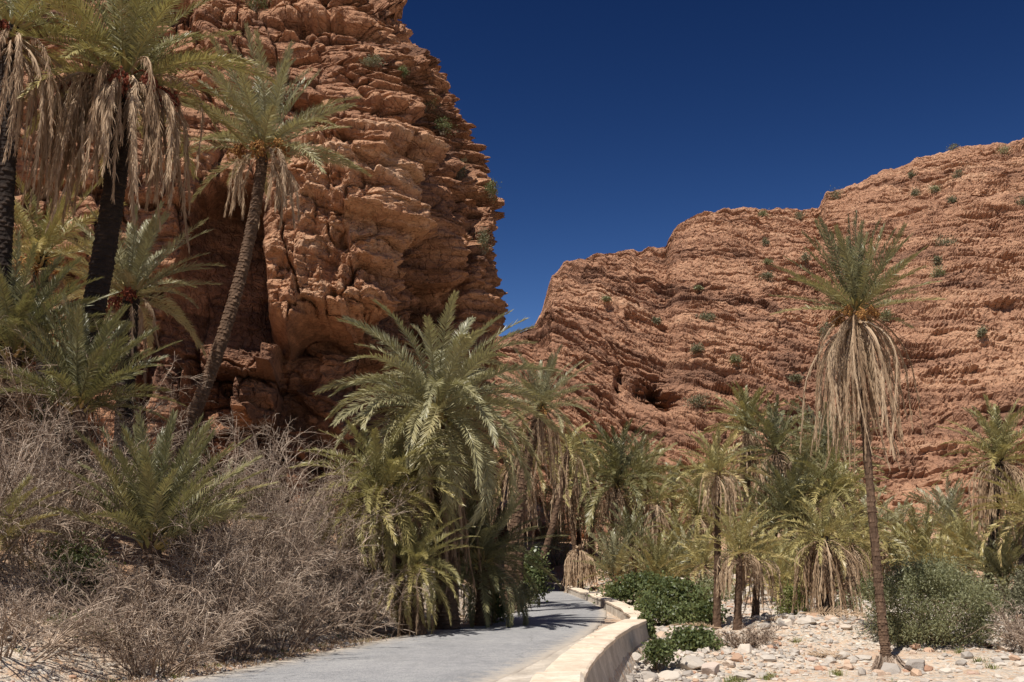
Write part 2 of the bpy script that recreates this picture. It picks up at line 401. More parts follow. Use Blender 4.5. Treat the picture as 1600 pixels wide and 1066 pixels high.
tag(g.obj('road', M['asphalt'], smooth=True), None, None, kind='structure')

# ------------------------------------------------------------------ roadside wall (retaining parapet)
WS = smooth_line([tuple(p) for p in WALL[::3]], .10)
T = unit(np.gradient(WS, axis=0)); NW = np.stack([T[:, 1], -T[:, 0]], -1)
base = np.array([WS[60, 0], WS[60, 1], 0.])
wall = empty('roadside_wall', base)
tag(wall, 'pale concrete parapet wall curving along the right edge of the road', 'wall')
def strip(name, mat, prof, i0, i1, nz=.0, seed=1, caps=True, topwob=0.):
    """prof: list of (offset, z); extruded along WS[i0:i1]"""
    idx = np.arange(i0, i1); pr = []
    for (a, b_) in zip(prof[:-1], prof[1:]):
        k = max(1, int(np.hypot(b_[0]-a[0], b_[1]-a[1])/.07)); t = np.arange(k)/k
        for q in t: pr.append((a[0]+(b_[0]-a[0])*q, a[1]+(b_[1]-a[1])*q))
    pr.append(prof[-1]); pr = np.array(pr)
    P = np.zeros((len(idx), len(pr), 3))
    P[..., :2] = WS[idx][:, None, :]+NW[idx][:, None, :]*pr[None, :, 0:1]
    P[..., 2] = pr[None, :, 1]
    P[..., 2] += topwob*vn(WS[idx][:, 0]*.8, WS[idx][:, 1]*.8, 0*idx, seed)[:, None]*(pr[None, :, 1] > 0)
    nn = nz*(fbm(P[..., 0]*2.2, P[..., 1]*2.2, P[..., 2]*2.2, 4, seed)+.35*fbm(P[..., 0]*9, P[..., 1]*9, P[..., 2]*9, 2, seed+3))
    cen = np.array([pr[:, 0].mean(), pr[:, 1].mean()]); out = unit(pr-cen)
    P[..., :2] += NW[idx][:, None, :]*(out[None, :, 0]*nn)[..., None]; P[..., 2] += out[None, :, 1]*nn
    P -= base
    g = G(); Q = gridq(len(idx), len(pr)); g.add(P, Q)
    if caps:
        for e in (0, len(idx)-1):
            L = P[e]; k = len(pr); cc = L.mean(0)
            g.add(np.vstack([L, cc]), T=[(i, i+1, k) if e == 0 else (i+1, i, k) for i in range(k-1)]+[(k-1, 0, k)])
    return g.obj(name, mat, wall)
nW = len(WS)
def iy(Y): return int(np.argmin(np.abs(WS[:, 1]-Y)))
i_a = iy(13.9); i_b = iy(27.8)
strip('wall_body', M['concrete'], [(-.30, -.25), (-.29, .0), (-.28, .30), (.28, .30), (.34, .0), (.52, -.7), (.62, -1.5), (0, -1.5), (-.30, -.25)], i_a, i_b, .035, 3)
for q_, j_ in enumerate(range(i_a+1, i_b-3, 24)):
    dz_ = .006*math.sin(q_*5.1); strip('coping', M['render_pink'], [(-.31+dz_, .27), (-.315+dz_, .343+dz_), (-.28+dz_, .36+dz_), (.28, .36+dz_), (.315, .343+dz_), (.31, .27), (-.31+dz_, .27)], j_, min(j_+25, i_b-2), .016, 5+q_, True, .02)
strip('end_block', M['render_pink'], [(-.33, -.2), (-.34, .46), (-.29, .51), (.29, .51), (.34, .46), (.40, 0), (.7, -1.5), (0, -1.5), (-.40, -.2)], 2, i_a, .03, 8, True, .02)
strip('far_wall', M['concrete'], [(-.28, -.2), (-.25, .26), (.27, .26), (.33, 0.), (.55, -1.4), (0, -1.4), (-.28, -.2)], i_b, nW-2, .03, 11, True)
strip('far_wall_top', M['render_pink'], [(-.27, .24), (-.275, .30), (-.2, .315), (.2, .315), (.29, .30), (.29, .24), (-.27, .24)], i_b+2, nW-3, .02, 12, True, .04)
# concrete apron between asphalt and wall
idx = np.arange(4, iy(26.5)); tw = np.linspace(0, 1, 12)
rr = sdist(WS[idx][:, 0], WS[idx][:, 1], ROAD); hfw = np.interp(WS[idx][:, 1], [10, 20, 26, 32, 40, 46, 60], [2.6, 2.5, 2.35, 2.0, 1.65, 1.5, 1.5])
gap = np.clip(rr-hfw+.12, .35, 3)
P = np.zeros((len(idx), 12, 3))
off = -.26-(gap[:, None]-.26)*(1-tw)[None, :]
off = off+.06*fbm(WS[idx][:, 0]*1.5, WS[idx][:, 1]*1.5, 0*idx, 3, 66)[:, None]*(1-tw)[None, :]
P[..., :2] = WS[idx][:, None, :]+NW[idx][:, None, :]*off[..., None]
P[..., 2] = .022+.10*tw[None, :]**2+.01*fbm(P[..., 0]*4, P[..., 1]*4, 0*P[..., 0], 3, 61)
P[:, 0, 2] = -.05
g = G(); g.add(P, gridq(len(idx), 12)); tag(g.obj('pavement', M['concrete'], smooth=True), None, None, kind='structure')

# ------------------------------------------------------------------ blocky rock displacement
def blocks(a, zz, t, wd, seed, crack=.5, cw=.12):
    zz = zz+t*.45*vn(zz/(t*2.1)+3, a/(wd*9), 0*a, seed+9)
    L = np.floor(zz/t); fz = zz/t-L
    wl = wd*(.6+.9*h3(L, L*0+3, L*0, seed))
    aa = a/wl+h3(L, L*0, L*0+7, seed)*31+.22*vn(a/wd, zz/t, 0*a, seed+4)
    B = np.floor(aa); fa = aa-B
    d = h3(L, B, L*0, seed+1)
    e = np.minimum(np.minimum(fz, 1-fz)*t, np.minimum(fa, 1-fa)*wl)
    d = d+.55*(h3(L, B, L*0+1, seed+2)-.5)*(fz-.5)*2+.55*(h3(L, B, L*0+2, seed+3)-.5)*(fa-.5)*2+.3*(.5-fz)
    return d-crack*np.exp(-(e/(cw*t))**2), L, fz

# ------------------------------------------------------------------ left cliff
CP = smooth_line([(-70, 26), (-52, 33), (-38, 39), (-27, 43), (-18, 46), (-11, 47.5), (-6.6, 48), (-5.3, 49.4), (-4.5, 52.5), (-3.5, 56.2), (-2.8, 58.8), (-1.7, 59.4), (-1.1, 60.8), (-1.2, 63), (-2.6, 68), (-7, 78), (-16, 95)], .1)
seg = np.concatenate([[0], np.cumsum(np.linalg.norm(np.diff(CP, axis=0), axis=1))])
pxa = 800+F*CP[:, 0]/(CP[:, 1]*1.0)
dens = np.where((pxa > -60) & (CP[:, 1] < 64), 1., .12)
cum = np.concatenate([[0], np.cumsum(dens[:-1]*np.diff(seg))])
NU = 780
su = np.interp(np.linspace(0, cum[-1], NU), cum, seg)
cx = np.interp(su, seg, CP[:, 0]); cy = np.interp(su, seg, CP[:, 1]); 
tx = np.gradient(cx); ty = np.gradient(cy); l = np.hypot(tx, ty); nx = ty/l; ny = -tx/l
kern = np.ones(25)/25
def sm(v): return np.convolve(np.pad(v, 12, mode='edge'), kern, 'valid')
nx, ny = sm(nx), sm(ny)
pu = 800+F*cx/cy
NV = 640
zv = np.concatenate([np.linspace(-2, 38, NV-40), np.linspace(38.3, 50, 40)])
U = su[:, None]; Z = zv[None, :]; PU = pu[:, None]+0*Z; UU = U+0*Z; ZZ = Z+0*U
AX, AY = -24., 78.
k = np.interp(zv, [0, 21, 23, 27, 32.5, 37, 42, 47, 50], [0, 0, .02, .11, .235, .33, .5, .8, .99])[None, :]
wob = fbm(UU*.16, ZZ*.16, 0*UU, 3, 71)
ZW = ZZ+.9*wob+.04*UU
# overhang lip height along the face
lip = np.interp(pu, [150, 230, 280, 385, 410, 440, 640, 700, 760, 790], [2, 14, 20.5, 21.0, 14.8, 13.4, 14.6, 13.0, 8, 3])[:, None]+.8*vn(UU*.5, 0*UU, 0*UU, 77)
rec = np.interp(pu, [150, 240, 300, 400, 640, 720, 780], [0, 1.8, 4.2, 5.2, 5.4, 3.0, 0.4])[:, None]
lip = lip-.5
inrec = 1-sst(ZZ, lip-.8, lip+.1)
D = -rec*inrec*(1.0-.25*np.clip((lip-ZZ)/14, 0, 1))
# ledge line inside the recess (lower wall steps out a little)
D = D+1.2*(1-sst(ZZ, 12.2, 12.7))*inrec*sst(PU, 200, 260)*(1-sst(PU, 600, 700))
# stacked lit outcrops inside the recess
def outcrop(p0, p1, y0, y1, amt, Yd=50.):
    za = at(800, y1, Yd)[2]; zb = at(800, y0, Yd)[2]
    j = 6*vn(ZZ*1.2, UU*.3, 0*UU, 91)
    return amt*sst(PU+j, p0, p0+6)*(1-sst(PU+j, p1-6, p1))*sst(ZZ, za-.3, za)*(1-sst(ZZ, zb, zb+.15))
D = D+outcrop(232, 282, 585, 760, 2.4)+outcrop(355, 428, 590, 655, 2.7)+outcrop(396, 428, 552, 592, 3.1)+outcrop(356, 395, 640, 760, 2.2)+outcrop(440, 475, 672, 800, 2.4)
bulge = sst(ZZ, lip-.4, lip+.4)*(1-sst(ZZ, 22, 25))*sst(PU, 385, 415)*(1-sst(PU, 615, 660))
rough = 1-.85*inrec*(1-np.clip(D+rec*.8, 0, 1))
b1, L1, f1 = blocks(UU+.35*ZW, ZW, 4.2, 5.5, 11, .25, .06)
b2, L2, f2 = blocks(UU, ZW, 1.35, 2.1, 12, .35, .07)
b3, L3, f3 = blocks(UU, ZW, .42, .9, 13, .4, .12)
mid = fbm(UU*.3, ZZ*.3, 0*UU, 4, 21)
fine = fbm(UU*1.5, ZZ*1.5, 0*UU, 4, 23)
rid = fbm(UU*.75, ZZ*.9, 0*UU, 4, 25, ridged=True)
vert = fbm(UU*.35, ZZ*.07, 0*UU, 3, 27)
D = D+rough*(1.9*(b1-.4)*(1-.6*bulge)+.55*(b2-.4)*(1-.4*bulge)+.17*(b3-.4)+1.0*mid+.2*fine+.9*vert)+bulge*(.95*rid+1.1)
D = D+inrec*(.16*fine+.35*fbm(UU*.9, ZZ*.12, 0*UU, 4, 29))
frx = vn(UU*.42+.25*ZZ*.3, ZZ*.10, 0*UU, 141)+.25*vn(UU*1.7, ZZ*1.1, 0*UU, 142); frz = vn(UU*.13, ZZ*.55, 0*UU, 143)+.25*vn(UU*1.3, ZZ*1.5, 0*UU, 144)
D = D-rough*(.75*np.exp(-(frx/.05)**2)+.55*np.exp(-(frz/.05)**2))
D = D-3.4*np.exp(-((PU-668-8*wob)/20)**2)*(1-sst(ZZ, 27, 33))-1.6*np.exp(-((PU-735)/12)**2)*(1-sst(ZZ, 18, 24))
D = D+.05*fbm(UU*6, ZZ*6, 0*UU, 2, 33)
PX = cx[:, None]+nx[:, None]*D+(AX-cx[:, None])*k
PY = cy[:, None]+ny[:, None]*D+(AY-cy[:, None])*k
PZ = ZZ+.25*(b2-.5)*rough+.3*k*12*(b1-.4)
NZ = [fbm(PX*.9, PY*.9, PZ*.9, 3, 150+q_) for q_ in range(3)]
PX = PX+.13*NZ[0]; PY = PY+.13*NZ[1]; PZ = PZ+.10*NZ[2]
# match the profile of the headland against the sky
SIL = [(-400, 250), (-120, 480), (-40, 565), (0, 602), (30, 622), (60, 632), (80, 642), (120, 672), (160, 702), (200, 716), (240, 740), (270, 762), (300, 772), (340, 775), (400, 770), (420, 776), (450, 783), (490, 790), (515, 786), (535, 770), (570, 772), (640, 770), (760, 775), (900, 780)]
for it in range(5):
    jx, jy, jd = project(np.stack([PX, PY, PZ], -1)); im = np.argmax(jx, axis=0); ar = np.arange(NV)
    dx_ = np.interp(jy[im, ar], [p[0] for p in SIL], [p[1] for p in SIL])-jx[im, ar]
    dx_ = np.convolve(np.pad(dx_, 7, mode='edge'), np.ones(15)/15, 'valid')
    PX = PX+(dx_*jd[im, ar]/F)[None, :]*np.maximum.accumulate(sst(PU, 470, 700), axis=0)
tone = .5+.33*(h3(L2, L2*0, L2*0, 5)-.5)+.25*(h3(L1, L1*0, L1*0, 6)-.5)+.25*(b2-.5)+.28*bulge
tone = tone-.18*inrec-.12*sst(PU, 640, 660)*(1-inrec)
CL = np.stack([PX, PY, PZ], -1)
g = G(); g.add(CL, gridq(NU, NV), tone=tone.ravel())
tag(g.obj('cliff', M['cliff']), None, None, kind='structure')

# ------------------------------------------------------------------ far hill
NA, NT = 1150, 760
pa = np.linspace(560, 1780, NA)
rp = [(560, 560), (700, 540), (780, 525), (830, 516), (846, 488), (862, 432), (880, 412), (920, 400), (985, 392), (1040, 386), (1052, 362), (1068, 344), (1100, 331), (1150, 325), (1280, 327), (1284, 318), (1292, 300), (1330, 290), (1375, 268), (1420, 258), (1432, 247), (1470, 238), (1500, 230), (1540, 226), (1575, 224), (1600, 215), (1700, 195), (1780, 190)]
ry = np.interp(pa, [p[0] for p in rp], [p[1] for p in rp])
Yr = np.interp(pa, [560, 800, 860, 1050, 1300, 1780], [150, 150, 165, 195, 215, 235])
Yb = np.interp(pa, [560, 800, 1000, 1300, 1780], [84, 88, 98, 104, 100])
el = (533-ry)/F; zr = H+Yr*(sp+el*cp)/(cp-el*sp)
tt = np.concatenate([np.linspace(0, 1, NT-60), np.linspace(1.01, 1.9, 60)])
A_ = pa[:, None]+0*tt[None, :]; TT = tt[None, :]+0*A_
Yg = Yb[:, None]+(Yr-Yb)[:, None]*TT
Xg = (A_-800)/F*Yg/(cp)*(.995)
# lateral correct so that ridge sits at the wanted bearing
prof = np.where(TT <= 1, np.interp(TT, [0, .25, .5, .75, 1], [0, .33, .60, .82, 1.0]), 1-.35*(TT-1))
zb = 1.0
Zg = zb+(zr[:, None]-zb)*prof
Xg = (A_-800)/F*(Yg*cp+(Zg-H)*sp)
dip = np.interp(pa, [560, 900, 1100, 1300, 1780], [.45, .40, .20, .08, .05])[:, None]
swirl = 3*fbm(Xg*.012, Zg*.02, 0*Xg, 3, 51)+.4*fbm(Xg*.05, Zg*.05, Yg*.03, 3, 52)
SZ = Zg+dip*(Xg-30)+swirl
lat = Xg+.4*Yg
c1, K1, _ = blocks(lat, SZ, 7.0, 15, 61, .25, .08)
SZ = SZ+.22*fbm(Xg*.3, Zg*.3, Yg*.2, 3, 160)
c2, K2, g2 = blocks(lat+.3*SZ, SZ, 2.3, 9, 62, .35, .08)
c3, K3, _ = blocks(lat, SZ, .85, 5., 63, .4, .10)
big = fbm(Xg*.03, Zg*.035, Yg*.03, 4, 64); md = fbm(Xg*.14, Zg*.18, Yg*.1, 4, 65); sml = fbm(Xg*.8, Zg*.9, Yg*.5, 3, 66)
rg = fbm(Xg*.09, Zg*.05, Yg*.02, 4, 67, ridged=True)
edge = 1-.65*sst(TT, .92, 1.0)*(TT < 1.05)
crag = .35+.65*sst(fbm(Xg*.02+9, Zg*.03, Yg*.02, 3, 68), -.25, .25)
c4, K4, _ = blocks(lat*.8+.5*Yg, SZ+.3*md, .6, 1.6, 69, .5, .2)
rub = fbm(Xg*2.1, Zg*2.1, Yg*1.2, 2, 70)
def blur(a_, k0, k1):
    r_ = a_
    for ax, kk in ((0, k0), (1, k1)):
        r_ = sum(np.roll(r_, q_, axis=ax) for q_ in range(-(kk//2), kk//2+1))/(2*(kk//2)+1)
    return r_
c1 = blur(c1, 3, 7); c2 = blur(c2, 3, 5); pass
m1 = sst(fbm(Xg*.035+3, Zg*.06, Yg*.03, 3, 171), -.25, .25); m2 = sst(fbm(Xg*.11, Zg*.2, Yg*.08, 3, 172), -.2, .25); m3 = sst(fbm(Xg*.3, Zg*.5, Yg*.2, 2, 173), -.2, .3)
pock = fbm(Xg*.45, Zg*.5, Yg*.35, 3, 174, ridged=True)
dd = edge*(2.0*(c1-.45)*(.35+m1)+1.3*(c2-.45)*(.15+m2)+1.45*(c3-.45)*(.4+m3*(.3+.6*m2))+.75*(c4-.45)*(.5+.7*m3)+6.0*big+.9*md+.5*sml+.32*rub+.9*rg*crag+.4*pock*(1-m2))
# overhang hollows
def hollow(px, t, sx, st, amt):
    return -amt*np.exp(-((A_-px)/sx)**2-((TT-t)/st)**2)
XX, YY, ZZh = Xg, Yg-dd*.62, Zg+dd*.42
TTt = np.clip(TT, 0, 1)
H3 = np.stack([XX, YY, ZZh], -1)
_px, _py, _d = project(H3)
def hol(cx_, cy_, sx, sy, amt, pw=2):
    return amt*np.exp(-np.abs((_px-cx_)/sx)**pw-np.abs((_py-cy_)/sy)**pw)
hd = hol(1012, 618, 26, 15, 15, 2)+hol(1040, 628, 20, 9, 9)+hol(968, 598, 7, 18, 4)+hol(1043, 700, 7, 26, 6)+hol(1075, 738, 22, 6, 4)+hol(1478, 462, 16, 10, 6)+hol(1418, 570, 10, 10, 5)+hol(1480, 665, 18, 12, 5)+hol(1395, 805, 22, 10, 4)+hol(1575, 480, 20, 6, 4)+hol(905, 570, 7, 8, 4)+hol(1265, 660, 6, 10, 3)+hol(1540, 300, 25, 5, 3)
hd = hd*(.3+.8*np.clip(c3, 0, 1))*(.25+.9*sst(fbm(Xg*.25, Zg*.3, Yg*.2, 3, 181), -.3, .3))
H3[..., 1] += hd; H3[..., 0] += 0
for it in range(3):
    qx, qy, qd = project(H3); im = np.argmin(qy, axis=1); ar = np.arange(NA)
    e_ = qy[ar, im]-np.interp(qx[ar, im], [p[0] for p in rp], [p[1] for p in rp])-6.5*fbm(qx[ar, im]*.07, 0*ar, 0*ar, 5, 191, .65)
    e_ = np.convolve(np.pad(e_, 1, mode='edge'), np.ones(3)/3, 'valid')
    H3[..., 2] += (e_*qd[ar, im]/F)[:, None]*sst(TTt, .45, .95)*.8
tone = .5+.34*(h3(K2, K2*0, K2*0, 8)-.5)+.25*(c2-.5)-.25*(crag-.6)+.12*sst(c1, .6, 1)
g = G(); g.add(H3, gridq(NA, NT), tone=tone.ravel())
tag(g.obj('hill', M['hill']), None, None, kind='structure')
HP = project(H3)
CPJ = project(CL)
def surf_point(S, PJ, px, py):
    q = (PJ[0]-px)**2+(PJ[1]-py)**2
    m_ = q < 9
    if not m_.any(): m_ = q <= q.min()+1e-6
    d = np.where(m_, PJ[2], 1e9); i = np.unravel_index(np.argmin(d), d.shape)
    return S[i]

# ------------------------------------------------------------------ palm fronds
def frond(g, gr, c, az, el0, bend, L, n, ll, lw, kind, rn, tone, bpow=1.2):
    """adds one frond: leaflets to g, stalk to gr (may be g)"""
    m = 13; s = np.linspace(0, 1, m)
    if kind == 'dead': ang = el0-bend*np.minimum(1, (s*rn.uniform(1.6, 2.6)))**.9
    else: ang = el0-bend*s**bpow
    ds = L/(m-1); r = np.concatenate([[0], np.cumsum(np.cos(ang[:-1])*ds)]); z = np.concatenate([[0], np.cumsum(np.sin(ang[:-1])*ds)])
    sway = rn.normal(0, .09)*L*s**2
    ca, sa = math.cos(az), math.sin(az)
    P = np.stack([c[0]+r*ca-sway*sa, c[1]+r*sa+sway*ca, c[2]+z], -1)
    rad = np.interp(s, [0, .12, 1], [.05, .022, .005])*(L/3.2)
    V, Q = tubes(P[None], rad[None], 3); gr.add(V, Q, tone=tone if g is gr else rn.uniform(0, 1))
    st = np.sort(np.clip(np.linspace(.16, .995, n)+rn.normal(0, .004, n), .12, 1)); st = np.concatenate([st, st]); side = np.repeat([1., -1.], n)
    idx = st*(m-1); i0 = np.minimum(idx.astype(int), m-2); f = (idx-i0)[:, None]
    B = P[i0]*(1-f)+P[i0+1]*f; Tn = unit(P[i0+1]-P[i0])
    S = unit(np.cross(Tn, [0, 0, 1.])+1e-6*np.array([sa, -ca, 0])); 
    S = np.where(np.abs(Tn[:, 2:3]) > .97, np.array([sa, -ca, 0.]), S); Up = np.cross(S, Tn)
    tw = rn.normal(0, .35 if kind != 'dead' else .9)
    S, Up = S*math.cos(tw)+Up*math.sin(tw), Up*math.cos(tw)-S*math.sin(tw)
    k = len(st)
    if kind == 'dead':
        al = np.interp(st, [.1, 1], [.5, .22])+rn.normal(0, .2, k); be = rn.normal(.0, .7, k); dr = rn.uniform(.35, 1.0, k)
    else:
        al = np.interp(st, [.12, .5, 1], [1.15, .85, .35])+rn.normal(0, .07, k); be = rn.choice([.70, .30], k)+rn.normal(0, .14, k); dr = rn.uniform(.05, .28, k)
    D = Tn*np.cos(al)[:, None]+S*(side*np.sin(al)*np.cos(be))[:, None]+Up*(np.sin(al)*np.sin(be))[:, None]
    if kind == 'dead': D = unit(D+np.array([0, 0, -1.])*rn.uniform(.25, .9, (k, 1)))
    ln = ll*np.interp(st, [.12, .25, .5, .85, 1], [.45, .85, 1., .72, .5])*rn.uniform(.82, 1.1, k)
    W = unit(np.cross(D, Up+(.6 if kind == 'dead' else .38)*rn.normal(0, 1, (k, 3))))
    mid_ = B+D*(ln*.45)[:, None]; mid_[:, 2] -= dr*ln*.12
    D2 = unit(D-np.array([0, 0, 1.])*dr[:, None]); tip = mid_+D2*(ln*.55)[:, None]
    hw = (lw*rn.uniform(.8, 1.15, k)*.5)[:, None]
    V = np.stack([B-W*hw*.5, B+W*hw*.5, mid_+W*hw, mid_-W*hw, tip], 1).reshape(-1, 3)
    b0 = np.arange(k)*5
    tn = np.clip(tone+rn.normal(0, .07, k)+(.12*(st-.5) if kind != 'dead' else 0), 0, 1)
    g.add(V, np.stack([b0, b0+1, b0+2, b0+3], -1), np.stack([b0+3, b0+2, b0+4], -1), tone=np.repeat(tn, 5))

def trunk_mesh(p0, pm, p1, r0, r1, rn, hero=True, bulb=1.3):
    Lg = np.linalg.norm(p1-p0); rows = int(max(20, Lg/(.032 if hero else .06))); sides = 30 if hero else 14
    t = np.linspace(0, 1, rows)[:, None]
    if pm[2] < .35*p1[2]: c = (1-t)**2*p0+2*t*(1-t)*pm+t**2*p1
    else: c = (1-t)**2*p0+2*t*(1-t)*(2*pm-.5*p0-.5*p1)+t**2*p1
    T = unit(np.gradient(c, axis=0)); A = unit(np.cross(T, [0, 1., 0])); B = np.cross(T, A)
    a = np.arange(sides+1)*2*PI/sides
    hgt = t*Lg; na = 9
    # spiral leaf-base scales
    ring = hgt/.115; u = a[None, :]/(2*PI)*na+ring*.0
    row = np.floor(ring); fr = ring-row
    uu = u+.5*(row % 2); fu = uu-np.floor(uu)
    sc = (1-fr)*(1-np.abs(fu*2-1)**2.2)*1.0
    hsh = h3(row+0*u, np.floor(uu) % na, 0*u, int(rn.integers(1000)))
    rad = r0+(r1-r0)*t; rad = rad*(1+(bulb-1)*np.exp(-hgt/.5))
    rr = rad*(1+.17*sc*(.4+.9*hsh)+.05*(hsh-.5))+.02*(h3(row*3+0*u, np.floor(u*2), 0*u, 5)-.5)
    V = c[:, None, :]+rr[..., None]*(A[:, None, :]*np.cos(a)[None, :, None]+B[:, None, :]*np.sin(a)[None, :, None])
    tone = np.clip(.25+.55*sc*hsh+.1*hsh, 0, 1)
    return V, gridq(rows, sides+1), tone.ravel()

def date_cluster(g, c, d, rn, size=.3, n=70):
    """stalk bending out and down, with dates on strands"""
    t = np.linspace(0, 1, 6)[:, None]
    end = c+d*size*1.4; end[2] -= size*.5
    mid_ = c+d*size*.9; mid_[2] += size*.25
    P = (1-t)**2*c+2*t*(1-t)*mid_+t**2*end
    V, Q = tubes(P[None], np.full((1, 6), .014*size/.3), 4); g.add(V, Q, tone=.9)
    k = 16
    dirs = unit(rn.normal(0, 1, (k, 3))*np.array([.6, .6, .3])+np.array([0, 0, -.9])+d*.35)
    tt_ = np.linspace(0, 1, 4)[None, :, None]
    S = end+dirs[:, None, :]*tt_*size*rn.uniform(.6, 1.1, (k, 1, 1)); S[..., 2] -= (tt_[..., 0]**2)*size*.25
    V, Q = tubes(S, np.full((k, 4), .005*size/.3), 3); g.add(V, Q, tone=.8)
    i = rn.integers(0, k, n); q = rn.uniform(.2, 1, n)*3; j = np.minimum(q.astype(int), 2); f = (q-j)[:, None]
    cen = S[i, j]*(1-f)+S[i, j+1]*f+rn.normal(0, .03*size/.3, (n, 3))
    oc = np.array([[1, 0, 0], [0, 1, 0], [-1, 0, 0], [0, -1, 0], [0, 0, 1.4], [0, 0, -1.4]])*.028*size/.3
    V = cen[:, None, :]+oc[None]*rn.uniform(.7, 1.2, (n, 1, 1))
    b0 = (np.arange(n)*6)[:, None, None]
    Tt = np.array([[0, 1, 4], [1, 2, 4], [2, 3, 4], [3, 0, 4], [1, 0, 5], [2, 1, 5], [3, 2, 5], [0, 3, 5]])[None]+b0
    g.add(V.reshape(-1, 3), T=Tt.reshape(-1, 3), tone=np.repeat(rn.uniform(0, .9, n), 6))

PALM_G = {'left': 'date palms on the bank left of the road', 'grove': 'date palms of the grove below the hill'}
def palm(label, cpx, cpy, Y, bpx, fl, nG, nD, skirt=None, el=(-25, 88), bend=(40, 95), tone=(.0, .55), mat='frond', bark_='bark', r=(.2, .17),
         dates=0, dmat='date', hero=False, seed=0, group='grove', n=None, tilt=(0, 0), lean=0., Yb=None, dead_el=(-75, 5), leaf=None, cat='palm tree', dtone=(.35, .95), name='palm_tree', foot=None, dspread=(0, 2*PI), dsize=.3, gaz=None):
    rn = np.random.default_rng(seed+100)
    top = at(cpx, cpy, Y); Yb = Yb or Y
    bx = (bpx-800)/F*Yb
    for _ in range(3): bz = gz1(bx, Yb); bx = (bpx-800)/F*(Yb*cp+(bz-H)*sp)
    base = np.array([bx, Yb, bz-.06])
    if top[2] < base[2]+.5: top[2] = base[2]+.5
    root = empty(name, base); tag(root, label, cat, PALM_G[group])
    top = top-base; p0 = np.zeros(3); pm = (p0+top)/2+np.array([lean, 0, 0])
    if foot: pm = np.array([top[0]-foot[0], top[1]*.6, top[2]*foot[1]])
    L = fl/F*Y; skl = (skirt or fl*.8)/F*Y
    sc = L/3.
    V, Q, tn = trunk_mesh(p0, pm, top, r[0], r[1], rn, hero, 2.0 if foot else 1.3)
    g = G(); g.add(V, Q, tone=tn); g.obj('trunk', M[bark_], root, smooth=False)
    n = n or (90 if hero else 36)
    ll = (leaf or (.13 if hero else .145))*L; lw = (.0086 if hero else .0165)*L
    # crown heart: stubby leaf bases
    gb = G(); kb = 46 if hero else 18
    az = rn.uniform(0, 2*PI, kb); zz = rn.uniform(-.35, .25, kb)*sc; e = rn.uniform(.3, 1.1, kb)
    st_ = top+np.stack([np.cos(az)*r[1]*.7, np.sin(az)*r[1]*.7, zz-.1*sc], -1)
    dr_ = np.stack([np.cos(az)*np.cos(e), np.sin(az)*np.cos(e), np.sin(e)], -1)
    PP = st_[:, None, :]+dr_[:, None, :]*(np.linspace(0, 1, 4)[None, :, None]*rn.uniform(.25, .5, (kb, 1, 1))*sc)
    V, Q = tubes(PP, np.array([.075, .06, .04, .02])[None, :]*sc*np.ones((kb, 1)), 4); gb.add(V, Q, tone=np.repeat(rn.uniform(0, 1, kb), 16))
    crown = gb.obj('crown', M['rachis' if hero else mat], root)
    gm_ = G()
    tc = top.copy()
    for i in range(nG):
        q = (i+.5)/nG
        e = R(el[0]+(el[1]-el[0])*(1-q)**.8+rn.normal(0, 5)); a = i*2.39996+rn.normal(0, .2)
        if gaz is not None and e < R(35): a = rn.uniform(*gaz)
        bd = R(rn.uniform(*bend)+(0 if hero else 16))*(1.05-.5*max(0, math.sin(e)))
        e += tilt[0]*math.cos(a)+tilt[1]*math.sin(a)
        lenf = L*rn.uniform(.85, 1.1)*(.8+.2*min(1, (1-q)*2+q))
        c0 = tc+np.array([math.cos(a)*r[1]*.5, math.sin(a)*r[1]*.5, -.25*q*sc])
        tn_ = tone[0]+(tone[1]-tone[0])*(q*.6+.4*rn.uniform())
        if hero:
            gg = G(); frond(gg, gg, c0, a, e, bd, lenf, n, ll, lw, 'g', rn, tn_); gg.obj('frond', M[mat], crown)
        else: frond(gm_, gm_, c0, a, e, bd, lenf, n, ll, lw, 'g', rn, tn_)
    if not hero and nG: gm_.obj('fronds', M[mat], root)
    gd = G(); sk = None
    if nD:
        for i in range(nD):
            a = rn.uniform(*dspread); e = R(rn.uniform(*dead_el)); bd = e+R(rn.uniform(80, 92))
            c0 = tc+np.array([math.cos(a)*r[1]*.7, math.sin(a)*r[1]*.7, -rn.uniform(.15, .75)*sc])
            lf = skl*rn.uniform(.6, 1.08); tn_ = rn.uniform(*dtone)
            if hero:
                if sk is None: tgt = G(); 
                else: tgt = G()
                frond(tgt, tgt, c0, a, e, bd, lf, n, ll*.95, lw*.6, 'dead', rn, tn_)
                ob = tgt.obj('dead_frond', M['dead'], crown)
                sk = ob
            else: frond(gd, gd, c0, a, e, bd, lf, int(n*.9), ll*.85, lw*.8, 'dead', rn, tn_)
        if not hero: gd.obj('dead_fronds', M['dead'], root)
    for i in range(dates):
        a = -PI/2+(i-(dates-1)/2)*.75+rn.normal(0, .15)
        dg = G(); d_ = np.array([math.cos(a), math.sin(a), .1])
        date_cluster(dg, tc+np.array([0, 0, -.1*sc+rn.uniform(-.15, .15)*sc])+d_*.15*sc, d_, rn, dsize*(L/2.2), 110 if hero else 50)
        dg.obj('date_cluster', M[dmat], crown)
    return root

